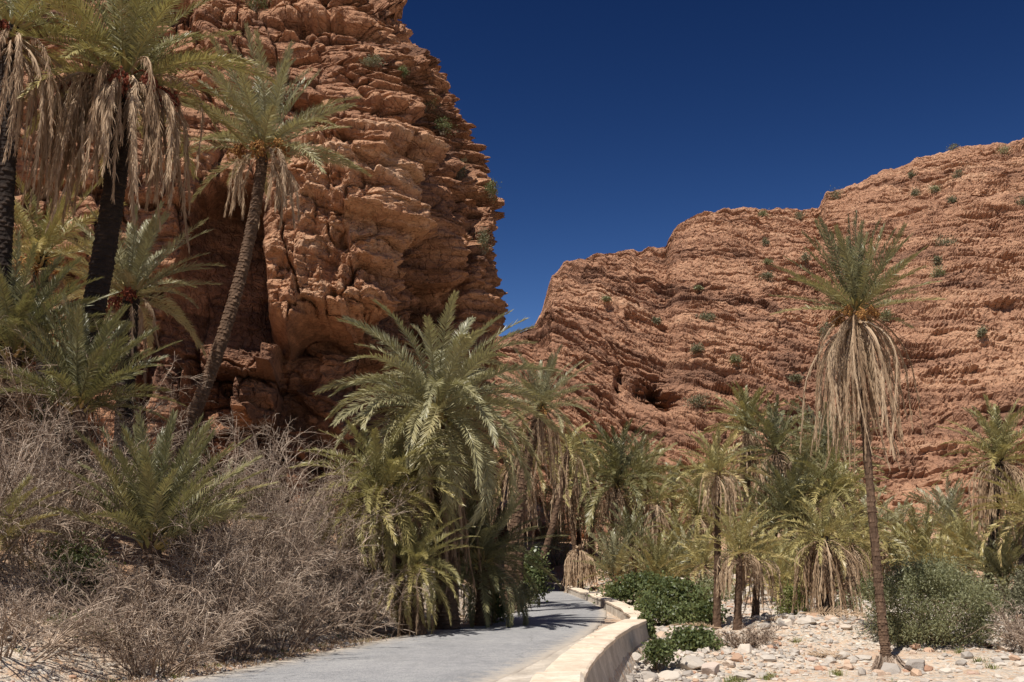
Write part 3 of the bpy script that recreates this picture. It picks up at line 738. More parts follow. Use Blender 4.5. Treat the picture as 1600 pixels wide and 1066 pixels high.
# ---- palms on the left bank
palm('tall palm with charred black trunk and huge shaggy brown skirt, over the bushes', 197, 120, 26, 60, 235, 50, 92, 265, (-8, 85), (30, 85), (.1, .75), 'frond', 'bark_dark', (.31, .27), 5, 'date_red', True, 1, 'left', lean=.35, dead_el=(-45, 45), dtone=(.3, .95), dspread=(-PI*1.12, PI*.12), dsize=.34)
palm('slender leaning palm with grey green crown against the cliff face', 412, 225, 34, 228, 175, 44, 16, 150, (-5, 85), (20, 70), (.0, .6), 'frond_grey', 'bark', (.235, .18), 3, 'date', True, 2, 'left', lean=.7, dead_el=(-35, 15), Yb=33, dtone=(.5, 1.))
palm('palm cut by the left frame edge, black trunk with ragged hanging skirt', 18, 45, 24, -18, 190, 26, 54, 290, (-10, 80), (30, 80), (.1, .8), 'frond', 'bark_dark', (.25, .23), 1, 'date_red', True, 3, 'left', lean=0., dead_el=(-60, 10), dtone=(.25, .8))
palm('silvery green palm with short dark trunk between the two tall palms', 205, 455, 30, 185, 150, 44, 14, 120, (-15, 85), (20, 70), (.0, .75), 'frond_grey', 'bark_dark', (.26, .24), 2, 'date_red', True, 4, 'left', dead_el=(-40, 0), dtone=(.5, 1.))
palm('yellowish palm with orange date bunches behind the charred trunk', 62, 400, 34, 75, 150, 38, 12, 120, (-20, 80), (30, 85), (.2, .95), 'frond', 'bark_dark', (.25, .22), 4, 'date', True, 5, 'left', dead_el=(-60, 0))
palm('low dark green palm at the left edge above the dry shrub', 20, 545, 24, 10, 170, 64, 6, 120, (0, 85), (30, 75), (.0, .5), 'frond_dark', 'bark', (.2, .2), 0, 'date', True, 6, 'left')
palm('young palm clump with upright green fronds among the dry twigs', 238, 835, 20.3, 238, 190, 50, 0, 100, (22, 86), (10, 50), (.0, .75), 'frond_dark', 'bark', (.16, .16), 0, 'date', True, 7, 'left')
palm('small deep green palm sprouting below the silvery palm', 125, 625, 23, 125, 160, 64, 0, 100, (10, 86), (15, 60), (.0, .5), 'frond_dark', 'bark', (.16, .16), 0, 'date', True, 8, 'left')
palm('low palm with yellow tips inside the shrub at the left edge', -20, 850, 18.5, -20, 120, 20, 0, 100, (5, 80), (30, 80), (.4, .9), 'frond', 'bark', (.12, .12), 0, 'date', True, 9, 'left')
palm('small palm half hidden where the two dry shrubs meet', 345, 800, 25, 345, 110, 22, 0, 100, (10, 80), (20, 70), (.1, .7), 'frond_dark', 'bark', (.12, .12), 0, 'date', True, 10, 'left')
# ---- central palms by the road
palm('large full drooping palm beside the road, the biggest green crown', 685, 640, 29, 700, 205, 99, 26, 270, (-66, 76), (78, 132), (.0, .9), 'frond_grey', 'bark', (.28, .26), 0, 'date', True, 21, 'left', n=104, leaf=.118, dead_el=(-88, -30), dtone=(.15, .7))
palm('sprawling palm with yellow green fronds left of the biggest crown', 592, 770, 27.2, 640, 140, 74, 26, 170, (-60, 78), (55, 115), (.25, .95), 'frond', 'bark', (.2, .2), 0, 'date', True, 22, 'left', dead_el=(-85, -20))
palm('low palm leaning out over the road edge below the drooping palms', 648, 885, 26.8, 655, 100, 60, 14, 110, (-70, 75), (45, 105), (.2, .9), 'frond', 'bark', (.15, .15), 0, 'date', True, 23, 'left', dead_el=(-80, -20))
palm('shaded bushy palm clump at the road edge under the big crown', 752, 872, 30.2, 756, 118, 84, 6, 100, (-55, 85), (35, 95), (.0, .5), 'frond_dark', 'bark', (.2, .2), 0, 'date', True, 24, 'left')
palm('palm with blue green crown just right of the biggest crown', 846, 632, 37, 790, 92, 44, 30, 120, (-25, 88), (20, 80), (.0, .5), 'frond_grey', 'bark', (.21, .18), 1, 'date', True, 25, 'left', lean=-.2, dead_el=(-80, -10))
palm('stout second trunk with hanging dead fronds beside the rock corner', 815, 705, 40, 806, 80, 18, 40, 130, (-40, 60), (50, 100), (.3, 1.), 'frond', 'bark', (.24, .2), 0, 'date', False, 26, 'left', dead_el=(-85, -20))
palm('thin leaning palm bending over the road bend from the fig bush', 888, 700, 45, 820, 62, 26, 18, 75, (-35, 75), (50, 100), (.4, 1.), 'frond', 'bark', (.15, .12), 0, 'date', False, 27, 'left', lean=.25, dead_el=(-70, 0), dtone=(.5, 1.))
# ---- the tall right palm
palm('tallest lone palm on the river gravel with orange dates and wide straw skirt', 1337, 478, 25.5, 1388, 144, 46, 98, 228, (2, 86), (5, 36), (.0, .8), 'frond_dark', 'bark', (.112, .085), 7, 'date', True, 30, 'grove', foot=(.12, .13), dead_el=(-80, -12), dtone=(.4, 1.), dsize=.24, leaf=.12, Yb=24.6)
# fibrous root skirt at the foot of the tall palm
tall = [o for o in bpy.data.objects if o.get('label', '').startswith('tallest lone')][0]
g = G(); rn = np.random.default_rng(5); k = 800
a = rn.uniform(0, 2*PI, k); r1 = rn.uniform(.12, .24, k); r2 = r1+rn.uniform(.1, .55, k)*(1.2+.5*np.cos(a))
t = np.linspace(0, 1, 5)[None, :]; rr = r1[:, None]+(r2-r1)[:, None]*t**1.3
hz = rn.uniform(.12, .42, k)[:, None]*(1-t)**1.2-.08+rn.normal(0, .012, (k, 5))
PP = np.stack([rr*np.cos(a)[:, None], rr*np.sin(a)[:, None], hz+.02], -1); PP += rn.normal(0, .012, PP.shape)
V, Q = tubes(PP, np.full((k, 5), .012)); g.add(V, Q, tone=np.repeat(rn.uniform(0, .9, k), 15))
g.obj('roots', M['twig'], tall)

# ------------------------------------------------------------------ the grove
GP = [
 ('tall palm standing highest behind the broad dark crown', 1008, 755, 70, 1004, 70, 44, 24, 80, (-30, 85), (35, 95), (.1, .8), 'frond', 'bark', dict(dtone=(.4, 1.))),
 ('tall palm left of the grove at the road bend, brown skirt', 886, 738, 66, 903, 66, 44, 30, 90, (-30, 85), (35, 95), (.1, .8), 'frond', 'bark', dict(dtone=(.4, 1.))),
 ('olive palm tall behind the spread armed one', 1098, 770, 68, 1098, 66, 44, 24, 80, (-30, 85), (35, 95), (.1, .9), 'frond', 'bark', dict(dtone=(.4, 1.))),
 ('palm with drooping olive crown just left of the tall lone trunk', 1300, 765, 47, 1302, 78, 50, 34, 96, (-30, 85), (40, 100), (.1, .9), 'frond', 'bark', dict(dtone=(.4, 1.))),
 ('grey green palm top rising at the hill foot right of the blue green one', 1405, 838, 70, 1405, 58, 38, 10, 60, (-25, 88), (25, 80), (0, .6), 'frond_grey', 'bark', {}),
 ('palm with straw arms between olive bush and hill foot', 1472, 890, 48, 1472, 60, 30, 26, 60, (-20, 85), (30, 85), (.3, 1.), 'frond', 'bark', dict(dead_el=(-60, 30), dtone=(.5, 1.))),
 ('far palm behind the thin leaning trunk, straw skirted', 905, 745, 74, 905, 48, 26, 34, 66, (-15, 85), (30, 80), (.2, .9), 'frond', 'bark', dict(dead_el=(-80, -10), dtone=(.5, 1.))),
 ('straw skirted palm in the gap behind the fan clumps', 1060, 840, 57, 1060, 50, 22, 40, 66, (0, 85), (30, 80), (.2, .9), 'frond', 'bark', dict(dead_el=(-80, -10), dtone=(.5, 1.))),
 ('short brown skirted palm behind the dry brush of the trio', 1222, 872, 43, 1226, 56, 20, 44, 80, (0, 85), (30, 80), (.2, .9), 'frond', 'bark', dict(dead_el=(-80, -5), dtone=(.3, .9))),
 ('olive green palm high between bushy head and full blue green palm', 1252, 735, 64, 1252, 62, 40, 16, 66, (-30, 88), (25, 80), (.2, .8), 'frond', 'bark', {}),
 ('palm low between shaggy mop and tall lone trunk', 1330, 848, 44, 1326, 60, 34, 30, 80, (-25, 88), (30, 85), (.3, 1.), 'frond', 'bark', dict(dead_el=(-75, 0), dtone=(.4, 1.))),
 # label, cx, cy, Y, bpx, fl, nG, nD, skirt, el, bend, tone, mat, bark, kw
 ('broad dark palm with brown hanging skirt, biggest crown left in the grove', 965, 750, 62, 962, 92, 60, 34, 85, (-25, 88), (35, 90), (0, .6), 'frond_dark', 'bark', {}),
 ('palm crown just left of the broad dark one', 925, 735, 70, 925, 62, 36, 10, 60, (-25, 88), (30, 80), (0, .6), 'frond', 'bark', {}),
 ('palm with a narrow bell of straw fronds under a tiny green top', 1026, 785, 60, 1030, 48, 18, 46, 95, (5, 80), (40, 90), (.2, .8), 'frond', 'bark', dict(dead_el=(-80, -25), dtone=(.4, 1.))),
 ('palm with spread yellow green arms beside the straw bell palm', 1090, 800, 61, 1090, 66, 36, 26, 70, (-35, 85), (30, 80), (.2, .9), 'frond', 'bark', {}),
 ('dried pale palm with every frond dead, by the far bend of the road', 905, 858, 56, 908, 52, 0, 70, 62, (0, 80), (30, 80), (.2, .9), 'dead', 'bark_dark', dict(dead_el=(-60, 50), dtone=(.6, 1.))),
 ('stubby dried palm on the ground below the dried pale palm', 890, 904, 60, 890, 38, 0, 30, 36, (0, 80), (30, 80), (.2, .9), 'dead', 'bark', dict(dead_el=(-20, 60), dtone=(.5, 1.))),
 ('grey green palm behind the dried pale palm', 925, 812, 70, 922, 68, 38, 10, 60, (-25, 88), (25, 80), (0, .6), 'frond_grey', 'bark', {}),
 ('low upright clump of palm fronds right of the dried pale palm', 962, 895, 54, 962, 66, 40, 0, 50, (15, 88), (10, 50), (0, .5), 'frond_grey', 'bark', {}),
 ('low fan palm clump above the fig leaves, left of a twin clump', 1028, 905, 50, 1028, 74, 44, 6, 50, (5, 88), (20, 60), (.1, .8), 'frond', 'bark', {}),
 ('low fan palm clump above the fig leaves, right twin', 1078, 900, 52, 1078, 70, 44, 6, 50, (5, 88), (20, 60), (0, .6), 'frond_grey', 'bark', {}),
 ('slim palm with pale arching dead arms, left one of the gravel mound trio', 1122, 735, 30, 1120, 70, 34, 30, 74, (-10, 85), (20, 80), (.35, 1.), 'frond', 'bark', dict(dead_el=(-60, 45), dtone=(.6, 1.), r=(.10, .085))),
 ('palm with bushy yellow green head above the gravel mound trio', 1168, 665, 52, 1166, 68, 50, 26, 100, (-5, 88), (20, 80), (.15, .9), 'frond', 'bark', dict(dead_el=(-85, -20), r=(.19, .17))),
 ('palm with long brown skirt right of the bushy headed palm', 1213, 700, 50, 1206, 84, 44, 46, 118, (-20, 88), (25, 75), (0, .6), 'frond_dark', 'bark', dict(dead_el=(-85, -15), r=(.19, .17))),
 ('short palm with pale dead arms spread wide, middle of the gravel mound trio', 1156, 862, 29.5, 1152, 78, 30, 26, 76, (0, 85), (25, 80), (.3, 1.), 'frond', 'bark', dict(dead_el=(-10, 60), dtone=(.6, 1.), r=(.10, .085))),
 ('short palm with brown drooping fronds, right one of the gravel mound trio', 1184, 872, 31.5, 1180, 62, 18, 18, 80, (0, 85), (30, 90), (.3, 1.), 'frond', 'bark', dict(dead_el=(-40, 30), r=(.10, .085))),
 ('full blue green palm rising left of the tall lone palm', 1292, 715, 58, 1292, 96, 60, 16, 80, (-30, 88), (25, 80), (0, .5), 'frond_grey', 'bark', {}),
 ('dense dark palm clump in the middle of the grove', 1235, 810, 48, 1240, 94, 70, 10, 80, (-25, 88), (20, 75), (0, .4), 'frond_dark', 'bark', {}),
 ('yellowing palm half behind the tall lone trunk', 1312, 800, 52, 1312, 84, 50, 24, 90, (-40, 85), (35, 90), (.3, 1.), 'frond', 'bark', {}),
 ('shaggy palm with heavy mop of brown dead fronds over the gravel', 1286, 838, 33, 1292, 84, 34, 70, 125, (-20, 85), (35, 95), (.2, 1.), 'frond', 'bark_dark', dict(dead_el=(-80, 15), dtone=(.2, .95), r=(.18, .16))),
 ('low yellow green palm behind the trio of trunks', 1222, 915, 40, 1222, 70, 44, 6, 60, (0, 88), (20, 70), (.3, 1.), 'frond', 'bark', {}),
 ('palm right of the tall lone trunk with straw skirt', 1362, 835, 54, 1360, 72, 40, 34, 88, (-25, 88), (25, 80), (0, .6), 'frond_grey', 'bark', dict(dead_el=(-80, 0))),
 ('palm behind the olive bush with upright fan', 1443, 872, 56, 1443, 78, 44, 8, 60, (0, 88), (20, 60), (.2, .8), 'frond', 'bark', {}),
 ('blue green palm at the foot of the hill right of the tall palm', 1484, 825, 68, 1484, 74, 48, 6, 60, (-15, 88), (20, 70), (0, .4), 'frond_grey', 'bark', {}),
 ('palm with black trunk and broad grey skirt near the right edge', 1562, 715, 44, 1543, 90, 44, 60, 120, (-5, 88), (20, 80), (.1, .9), 'frond', 'bark_dark', dict(dead_el=(-70, 20), dtone=(.3, .9), r=(.18, .16))),
 ('yellowish palm with black trunk cut by the right frame edge', 1612, 805, 42, 1588, 90, 40, 20, 80, (-35, 80), (40, 90), (.4, 1.), 'frond', 'bark_dark', dict(r=(.18, .16))),
 ('low dark palm clump under the black trunk at the right', 1568, 905, 43, 1568, 80, 50, 0, 60, (0, 88), (20, 70), (0, .5), 'frond_dark', 'bark', {}),
 ('olive toned palm clump between the round bush and the black trunk', 1510, 870, 52, 1510, 72, 46, 8, 60, (-10, 88), (30, 80), (.3, .9), 'frond', 'bark', {}),
 ('far palm behind the road bend, beside the thin leaning trunk', 872, 775, 82, 868, 62, 36, 16, 60, (-35, 88), (25, 80), (.1, .8), 'frond', 'bark', {}),
 ('far palm whose top shows over the narrow straw bell', 1052, 765, 76, 1052, 46, 34, 0, 50, (-20, 88), (25, 70), (0, .4), 'frond_grey', 'bark', {}),
 ('far palm peeking above the broad dark crown', 1000, 725, 82, 1000, 52, 34, 6, 50, (-20, 88), (25, 70), (0, .5), 'frond_grey', 'bark', {}),
 ('palm filling the gap behind the slim pale palm', 1140, 790, 66, 1140, 66, 40, 12, 60, (-30, 88), (25, 80), (0, .6), 'frond_grey', 'bark', {}),
 ('small palm between the dark clump and the full blue green palm', 1262, 770, 66, 1262, 66, 40, 10, 60, (-30, 88), (25, 80), (0, .7), 'frond', 'bark', {}),
 ('palm with dark green head low in front of the brown grove skirts', 985, 850, 57, 985, 62, 42, 10, 60, (-35, 88), (30, 80), (0, .5), 'frond_dark', 'bark', {}),
 ('straw coloured palm low between the twin clump and the trio', 1098, 880, 47, 1105, 62, 30, 24, 60, (-20, 85), (30, 80), (.4, 1.), 'frond', 'bark', dict(dead_el=(-50, 30))),
 ('palm behind the trio trunks with hidden stem', 1190, 810, 55, 1190, 66, 40, 20, 70, (-35, 88), (25, 80), (.1, .8), 'frond', 'bark', {}),
 ('small palm right behind the foot of the tall lone palm', 1340, 895, 46, 1340, 66, 40, 16, 60, (-20, 88), (25, 80), (.3, 1.), 'frond', 'bark', {}),
 ('dusty green palm just above the round olive bush', 1400, 895, 62, 1400, 62, 40, 6, 60, (-10, 88), (25, 80), (.2, .9), 'frond', 'bark', {}),
 ('dark palm far right behind the black trunks', 1592, 860, 56, 1592, 72, 46, 6, 60, (-25, 88), (25, 80), (0, .5), 'frond_dark', 'bark', {}),
 ('low palm with straw fringe beside the shaggy brown mop', 1248, 890, 44, 1248, 62, 30, 30, 70, (-20, 85), (35, 90), (.3, 1.), 'frond', 'bark', {}),
]
for i, (lab, cx_, cy_, Y_, bp, fl, nG, nD, sk_, el_, be_, to_, mt_, bk_, kw) in enumerate(GP):
    nD = min(99, int(nD*1.35)); kw = dict(kw); kw.setdefault('r', (.17, .15)); kw.setdefault('dead_el', (-80, -5))
    palm(lab, cx_, cy_, Y_, bp, fl*1.05, nG, nD, sk_, el_, be_, to_, mt_, bk_, seed=200+i, group='grove', **kw)

# ------------------------------------------------------------------ leafy shrubs
def leaf_cloud(g, cen, rad, k, size, rn, clumps=40, aspect=2.2, spread=.28, shell=.75, low=-.7, star=1):
    d = unit(rn.normal(0, 1, (clumps, 3))); d[:, 2] = np.where(d[:, 2] < low, -d[:, 2], d[:, 2])
    cc = d*(shell+(1-shell)*rn.uniform(-1, .35, (clumps, 1)))*rn.uniform(.82, 1.1, (clumps, 1))
    ci = rn.integers(0, clumps, k)
    p = cc[ci]+rn.normal(0, spread, (k, 3))*rn.uniform(.5, 1.2, (clumps, 1))[ci]
    p = p*np.array(rad)+np.array(cen)
    ct = rn.uniform(-.2, .25, clumps)[ci]
    for sidx in range(star):
        D = unit(rn.normal(0, 1, (k, 3))+np.array([0, 0, .35])); W = unit(np.cross(D, rn.normal(0, 1, (k, 3))))
        s = size*rn.uniform(.6, 1.25, (k, 1))
        V = np.stack([p, p+D*s*.5+W*s/aspect*.5, p+D*s, p+D*s*.5-W*s/aspect*.5], 1).reshape(-1, 3)
        g.add(V, np.arange(k*4).reshape(-1, 4), tone=np.repeat(np.clip(.4+ct+rn.normal(0, .16, k), 0, 1), 4))
def stems(g, base, cen, rad, k, rn, r=.02):
    t = np.linspace(0, 1, 6)[None, :, None]
    b0 = base+rn.normal(0, .12, (k, 3))*np.array([rad[0], rad[1], 0.]); e = np.array(cen)+unit(rn.normal(0, 1, (k, 3)))*np.array(rad)*rn.uniform(.4, .95, (k, 1))
    m_ = (b0+e)/2+rn.normal(0, .12, (k, 3))*np.array(rad)
    P = (1-t)**2*b0[:, None]+2*t*(1-t)*m_[:, None]+t**2*e[:, None]
    V, Q = tubes(P, np.linspace(1, .3, 6)[None, :]*r*rn.uniform(.6, 1.3, (k, 1)), 4); g.add(V, Q, tone=np.repeat(rn.uniform(.2, .9, k), 24))
def bush(label, px, py, Y, rx, ry, k, size, mat, name='leafy_shrub', cat='shrub', group=None, seed=0, depth=.9, pos=None, m2px=None, **kw):
    rn = np.random.default_rng(seed+900)
    c = at(px, py, Y) if pos is None else np.array(pos); s = Y/F
    rad = (rx*s, rx*s*depth, ry*s)
    zb_ = (gz1(c[0], c[1]) if pos is None else c[2]-rad[2]*.9)
    base = np.array([c[0], c[1], min(zb_, c[2]-.2*rad[2])]); root = empty(name, base); tag(root, label, cat, group)
    c = c-base
    g = G(); leaf_cloud(g, c, rad, k, size, rn, **kw); g.obj('foliage', M[mat], root)
    g = G(); stems(g, np.zeros(3), c, rad, max(8, int(14+k/600)), rn, .012+.008*rad[0]); g.obj('stems', M['wood'], root)
    return root
bush('round dense olive bush standing on the gravel right of the tall palm', 1455, 958, 27.5, 98, 82, 40000, .085, 'olive', 'olive_bush', 'bush', seed=1, clumps=160, spread=.14, shell=.85, aspect=3)
bush('pale grey green bush cut by the right frame edge', 1612, 950, 27.5, 50, 66, 7000, .08, 'scrub_grey', seed=2, clumps=60, spread=.18)
bush('grey green tamarisk behind the road bend, left of the dried palm', 868, 855, 74, 34, 50, 6000, .12, 'olive', 'tamarisk', 'bush', seed=3, clumps=60, spread=.2)
FG = 'broad leaved shrubs by the road and the river bed'
bush('tall broad leaved shrub on the inside of the road bend', 834, 905, 44, 22, 42, 3600, .15, 'fig', group=FG, seed=4, clumps=45, spread=.2, aspect=1.5)
bush('small broad leaved shrub at the road edge under the shaded palm', 772, 952, 31.5, 18, 24, 1500, .11, 'fig', group=FG, seed=5, clumps=20, aspect=1.5)
bush('wide broad leaved thicket below the low fan palms, farthest from the wall', 1000, 922, 44, 62, 27, 6500, .14, 'fig', group=FG, seed=6, clumps=70, spread=.18, aspect=1.5, depth=.6)
bush('broad leaved thicket in the middle, left of the palm trio', 1052, 936, 38, 52, 32, 6500, .13, 'fig', group=FG, seed=7, clumps=70, spread=.18, aspect=1.5, depth=.6)
bush('narrow leafy thicket trailing down between wall and gravel', 1072, 972, 33, 34, 24, 3600, .12, 'fig', group=FG, seed=8, clumps=40, aspect=1.5)
bush('leafy shrub growing against the outer face of the wall', 1010, 985, 27.5, 12, 22, 1300, .10, 'fig', group=FG, seed=9, clumps=16, aspect=1.5)
bush('low broad leaved shrub among white boulders near the wall foot', 1028, 1022, 24.5, 24, 18, 1900, .10, 'fig', group=FG, seed=10, clumps=24, aspect=1.5)
bush('broad leaved shrub spreading left of the brown dry brush', 1083, 1010, 27, 38, 26, 3600, .105, 'fig', group=FG, seed=11, clumps=40, aspect=1.5)
bush('light green shrub between the palm trio and the shaggy brown palm', 1238, 943, 35, 26, 24, 2000, .11, 'grass', seed=12, clumps=26)
bush('broad leaved thicket close behind the wall bend', 1020, 955, 33, 26, 20, 1900, .11, 'fig', group=FG, seed=27, clumps=24, aspect=1.5)
bush('broad leaved thicket touching the left trunk of the palm trio', 1104, 962, 31, 26, 22, 1900, .11, 'fig', group=FG, seed=28, clumps=24, aspect=1.5)
bush('yellow green shrub behind the thickets at the river side', 1118, 925, 43, 40, 24, 2600, .13, 'olive', seed=13, clumps=40)
bush('dusty shrub at the foot of the leaning palm', 815, 935, 38, 22, 24, 1800, .10, 'scrub_grey', seed=14, clumps=24)
bush('low green undergrowth below the palms at far right', 1530, 945, 37, 34, 34, 2600, .12, 'olive', seed=15, clumps=34)
bush('low green undergrowth behind the round olive bush', 1370, 930, 42, 36, 26, 2600, .12, 'scrub', seed=16, clumps=34)
bush('green undergrowth between tall palm and shaggy palm', 1322, 950, 37, 22, 20, 1200, .1, 'scrub', seed=17, clumps=20)
bush('dark thicket under the grove palms at the road end', 972, 892, 60, 44, 28, 3200, .15, 'scrub', seed=18, clumps=40)
bush('dark thicket under the grove palms behind the fan clumps', 1040, 870, 64, 80, 36, 4200, .18, 'olive', seed=19, clumps=60, depth=.4)
bush('dark thicket in the shade of the middle grove palms', 1195, 890, 58, 80, 46, 4800, .17, 'olive', seed=20, clumps=60, depth=.4)
bush('dark thicket behind the yellowing grove palms', 1320, 870, 62, 80, 44, 4800, .17, 'scrub', seed=21, clumps=60, depth=.4)
bush('dark thicket along the hill foot at far right', 1500, 885, 62, 120, 34, 5500, .17, 'olive', seed=22, clumps=70, depth=.3)
# green undergrowth on the left bank
bush('leafy green shrub inside the dry twigs at the left', 105, 905, 20.5, 60, 60, 3600, .09, 'scrub', seed=23, clumps=40)
bush('low green weeds bush on the stony verge, bottom left', 110, 985, 18.5, 60, 24, 1500, .07, 'scrub', seed=26, clumps=30)
bush('leafy undergrowth at the foot of the leaning slender palm', 290, 800, 27, 50, 60, 3200, .1, 'scrub', seed=24, clumps=40)
bush('leafy undergrowth above the bank at the left edge', 40, 700, 25, 70, 70, 3600, .1, 'scrub', seed=25, clumps=40)
# shrubs rooted in the cliff and on the hill
CS = 'shrubs rooted in the cliff'
for i, (lab, px, py, rx, ry, mt) in enumerate([
    ('green shrub high on the cliff at the top frame edge', 403, 8, 20, 20, 'scrub'), ('shrub on the topmost cliff corner against the sky', 592, 2, 16, 12, 'scrub'),
    ('largest green shrub hanging on the cliff ledge', 672, 168, 20, 24, 'scrub'), ('green shrub just below the largest cliff shrub', 694, 202, 18, 16, 'scrub'),
    ('pale cushion plant on the upper cliff ledge', 588, 97, 20, 8, 'scrub_grey'), ('small green tuft left of the largest cliff shrub', 634, 117, 9, 9, 'scrub'),
    ('grey green shrub in the shaded cliff niche', 722, 268, 14, 22, 'scrub_grey'), ('shrub jutting from the cliff profile into the sky', 772, 300, 14, 16, 'scrub'),
    ('lowest shrub jutting from the cliff profile', 762, 385, 14, 22, 'scrub_grey')]):
    p = surf_point(CL, CPJ, px-4, py+4)
    bush(lab, px, py, p[1]+1.2*0, rx, ry, 900, .11, mt, 'cliff_shrub', group=CS, seed=40+i, pos=p+np.array([0, -.25, ry*p[1]/F*.3]), clumps=18, spread=.3)
HS = 'shrubs dotted over the hill'
hs = [(1250, 337, 10, 'on the flat hill shoulder at the skyline'), (1190, 333, 7, 'on the skyline left of the shoulder'), (1302, 306, 10, 'beside the small pinnacle on the skyline'),
 (1195, 377, 7, 'below the flat shoulder'), (1088, 451, 5, 'on the lower left slope, small'), (1103, 496, 10, 'in the middle of the left slope'), (1463, 408, 9, 'upper one of the stacked pair at mid slope'),
 (1461, 428, 10, 'lower one of the stacked pair at mid slope'), (1474, 378, 12, 'above the stacked pair'), (1426, 303, 8, 'on the upper terrace'), (1457, 295, 7, 'right of the upper terrace one'),
 (1492, 273, 7, 'under the right skyline rocks'), (1483, 314, 9, 'on the second terrace'), (1568, 236, 10, 'on the right skyline'), (1488, 230, 7, 'on the skyline rim'), (1256, 405, 10, 'left of the tall palm top'),
 (1200, 407, 7, 'left slope, upper of two'), (1195, 431, 8, 'left slope, lower of two'), (1284, 520, 15, 'behind the left arm of the tall palm'), (1380, 495, 9, 'behind the dates of the tall palm'),
 (1090, 628, 16, 'just above the grove crowns'), (1024, 500, 6, 'left of the slope centre'), (1367, 445, 8, 'behind the tall palm top'), (1597, 315, 8, 'at the right frame edge'), (1421, 273, 8, 'near the upper rim'),
 (1150, 560, 7, 'in the centre of the slope, low'), (1240, 590, 7, 'left of the straw skirt'), (1530, 520, 8, 'on the right wall of the hill'), (945, 470, 6, 'on the left skyline flank'), (1085, 545, 7, 'under the left slope centre')]
for i, (px, py, r_, lab) in enumerate(hs):
    p = surf_point(H3, HP, px, py+2)
    bush('dark hill shrub '+lab, px, py, p[1], r_*(.8+.25*(i % 3)), r_*(.6+.12*(i % 4)), 520, .26, ['scrub_grey', 'olive', 'scrub_grey'][i % 3], 'hill_shrub', group=HS, seed=60+i, pos=p+np.array([0, -.6, r_*p[1]/F*.2]), clumps=7+i % 5, spread=.42, aspect=1.8)

# ------------------------------------------------------------------ dry shrubs
def dry_shrub(label, px, Y, hw, top, seed, n0=46, n1=13, n2=7, group='bare dry shrubs of the roadside', thick=1., sprawl=1.):
    rn = np.random.default_rng(seed+500)
    x = (px-800)/F*Y; zb_ = gz1(x, Y); base = np.array([x, Y, zb_-.05])
    Ht = at(px, top, Y)[2]-zb_; Wd = hw/F*Y
    root = empty('dry_shrub', base); tag(root, label, 'dry shrub', group)
    def grow(P0, D0, L, k, droop, curl, pts):
        N = len(P0); t = np.linspace(0, 1, pts)
        Dm = D0[:, None, :]*np.ones((1, pts, 1))+np.cumsum(rn.normal(0, curl, (N, pts, 3)), 1); Dm[..., 2] -= droop*t[None, :]**1.5
        Dm = unit(Dm); P = np.zeros((N, pts, 3)); P[:, 0] = P0
        for j in range(1, pts): P[:, j] = P[:, j-1]+Dm[:, j]*(L/(pts-1))[:, None]
        return P
    a = rn.uniform(0, 2*PI, n0); q = np.sqrt(rn.uniform(0, 1, n0))
    P0 = np.stack([np.cos(a)*q*Wd*.45, np.sin(a)*q*Wd*.40, 0*a], -1)
    P0[:, 2] = gz(base[0]+P0[:, 0], base[1]+P0[:, 1])-base[2]
    D = unit(np.stack([np.cos(a)*q*1.0*sprawl*Wd/Ht, np.sin(a)*q*sprawl*.8*Wd/Ht, np.full(n0, 1.)], -1)+rn.normal(0, .2, (n0, 3)))
    L = Ht*rn.uniform(.55, 1.0, n0)/np.maximum(D[:, 2], .45)*1.02
    P1 = grow(P0, D, L, 0, .35, .10, 8)
    def kids(P, n, lf, sp, droop, curl, pts, Lp):
        N, k, _ = P.shape; T_ = unit(np.gradient(P, axis=1)); i = np.repeat(np.arange(N), n); q_ = rn.uniform(.12, .98, N*n)*(k-1); j = np.minimum(q_.astype(int), k-2); f = (q_-j)[:, None]
        p = P[i, j]*(1-f)+P[i, j+1]*f; d = unit(T_[i, j]+rn.normal(0, sp, (N*n, 3))+np.array([0, 0, .12]))
        l = Lp[i]*lf*rn.uniform(.5, 1.2, N*n)*(1.1-.5*q_/(k-1)); return grow(p, d, l, 0, droop, curl, pts), l
    P2, L2_ = kids(P1, n1, .42, .55, .3, .14, 6, L)
    P3, L3_ = kids(P2, n2, .45, .6, .35, .18, 5, L2_)
    P4, L4_ = kids(P3[::2], 2, .5, .7, .3, .2, 4, L3_[::2])
    g = G()
    for P, r0, r1 in ((P1, .018, .007), (P2, .0078, .0042), ):
        V, Q = tubes(P, np.linspace(r0, r1, P.shape[1])[None, :]*thick*np.ones((len(P), 1)), 3); g.add(V, Q, tone=np.repeat(rn.uniform(0, .9, len(P)), P.shape[1]*3))
    g.obj('branches', M['twig'], root)
    g = G()
    for P, r0, r1 in ((P3, .0046, .0028), (P4, .0034, .0024)):
        V, Q = tubes(P, np.linspace(r0, r1, P.shape[1])[None, :]*thick*np.ones((len(P), 1)), 3); g.add(V, Q, tone=np.repeat(rn.uniform(0, 1, len(P)), P.shape[1]*3))
    g.obj('twigs', M['twig'], root)
dry_shrub('big bare shrub filling the left foreground, below the charred palm', 60, 21, 175, 640, 1, 54, 13, 7)
dry_shrub('bare shrub at the left frame edge, closest to the viewer', -50, 19, 150, 690, 2, 46, 12, 7)
dry_shrub('low sprawling bare shrub over the stony verge in the foreground', 205, 19.6, 170, 860, 3, 56, 13, 7, sprawl=1.4)
dry_shrub('tall bare shrub reaching up to the silvery palm', 60, 24, 150, 545, 4, 50, 13, 7)
dry_shrub('bare shrub with its lower twigs over the road shadow', 355, 21, 110, 815, 5, 46, 13, 7, sprawl=1.2)
dry_shrub('tall brown bare shrub below the cliff recess, left part of the thicket', 425, 24.5, 110, 675, 6, 56, 14, 8)
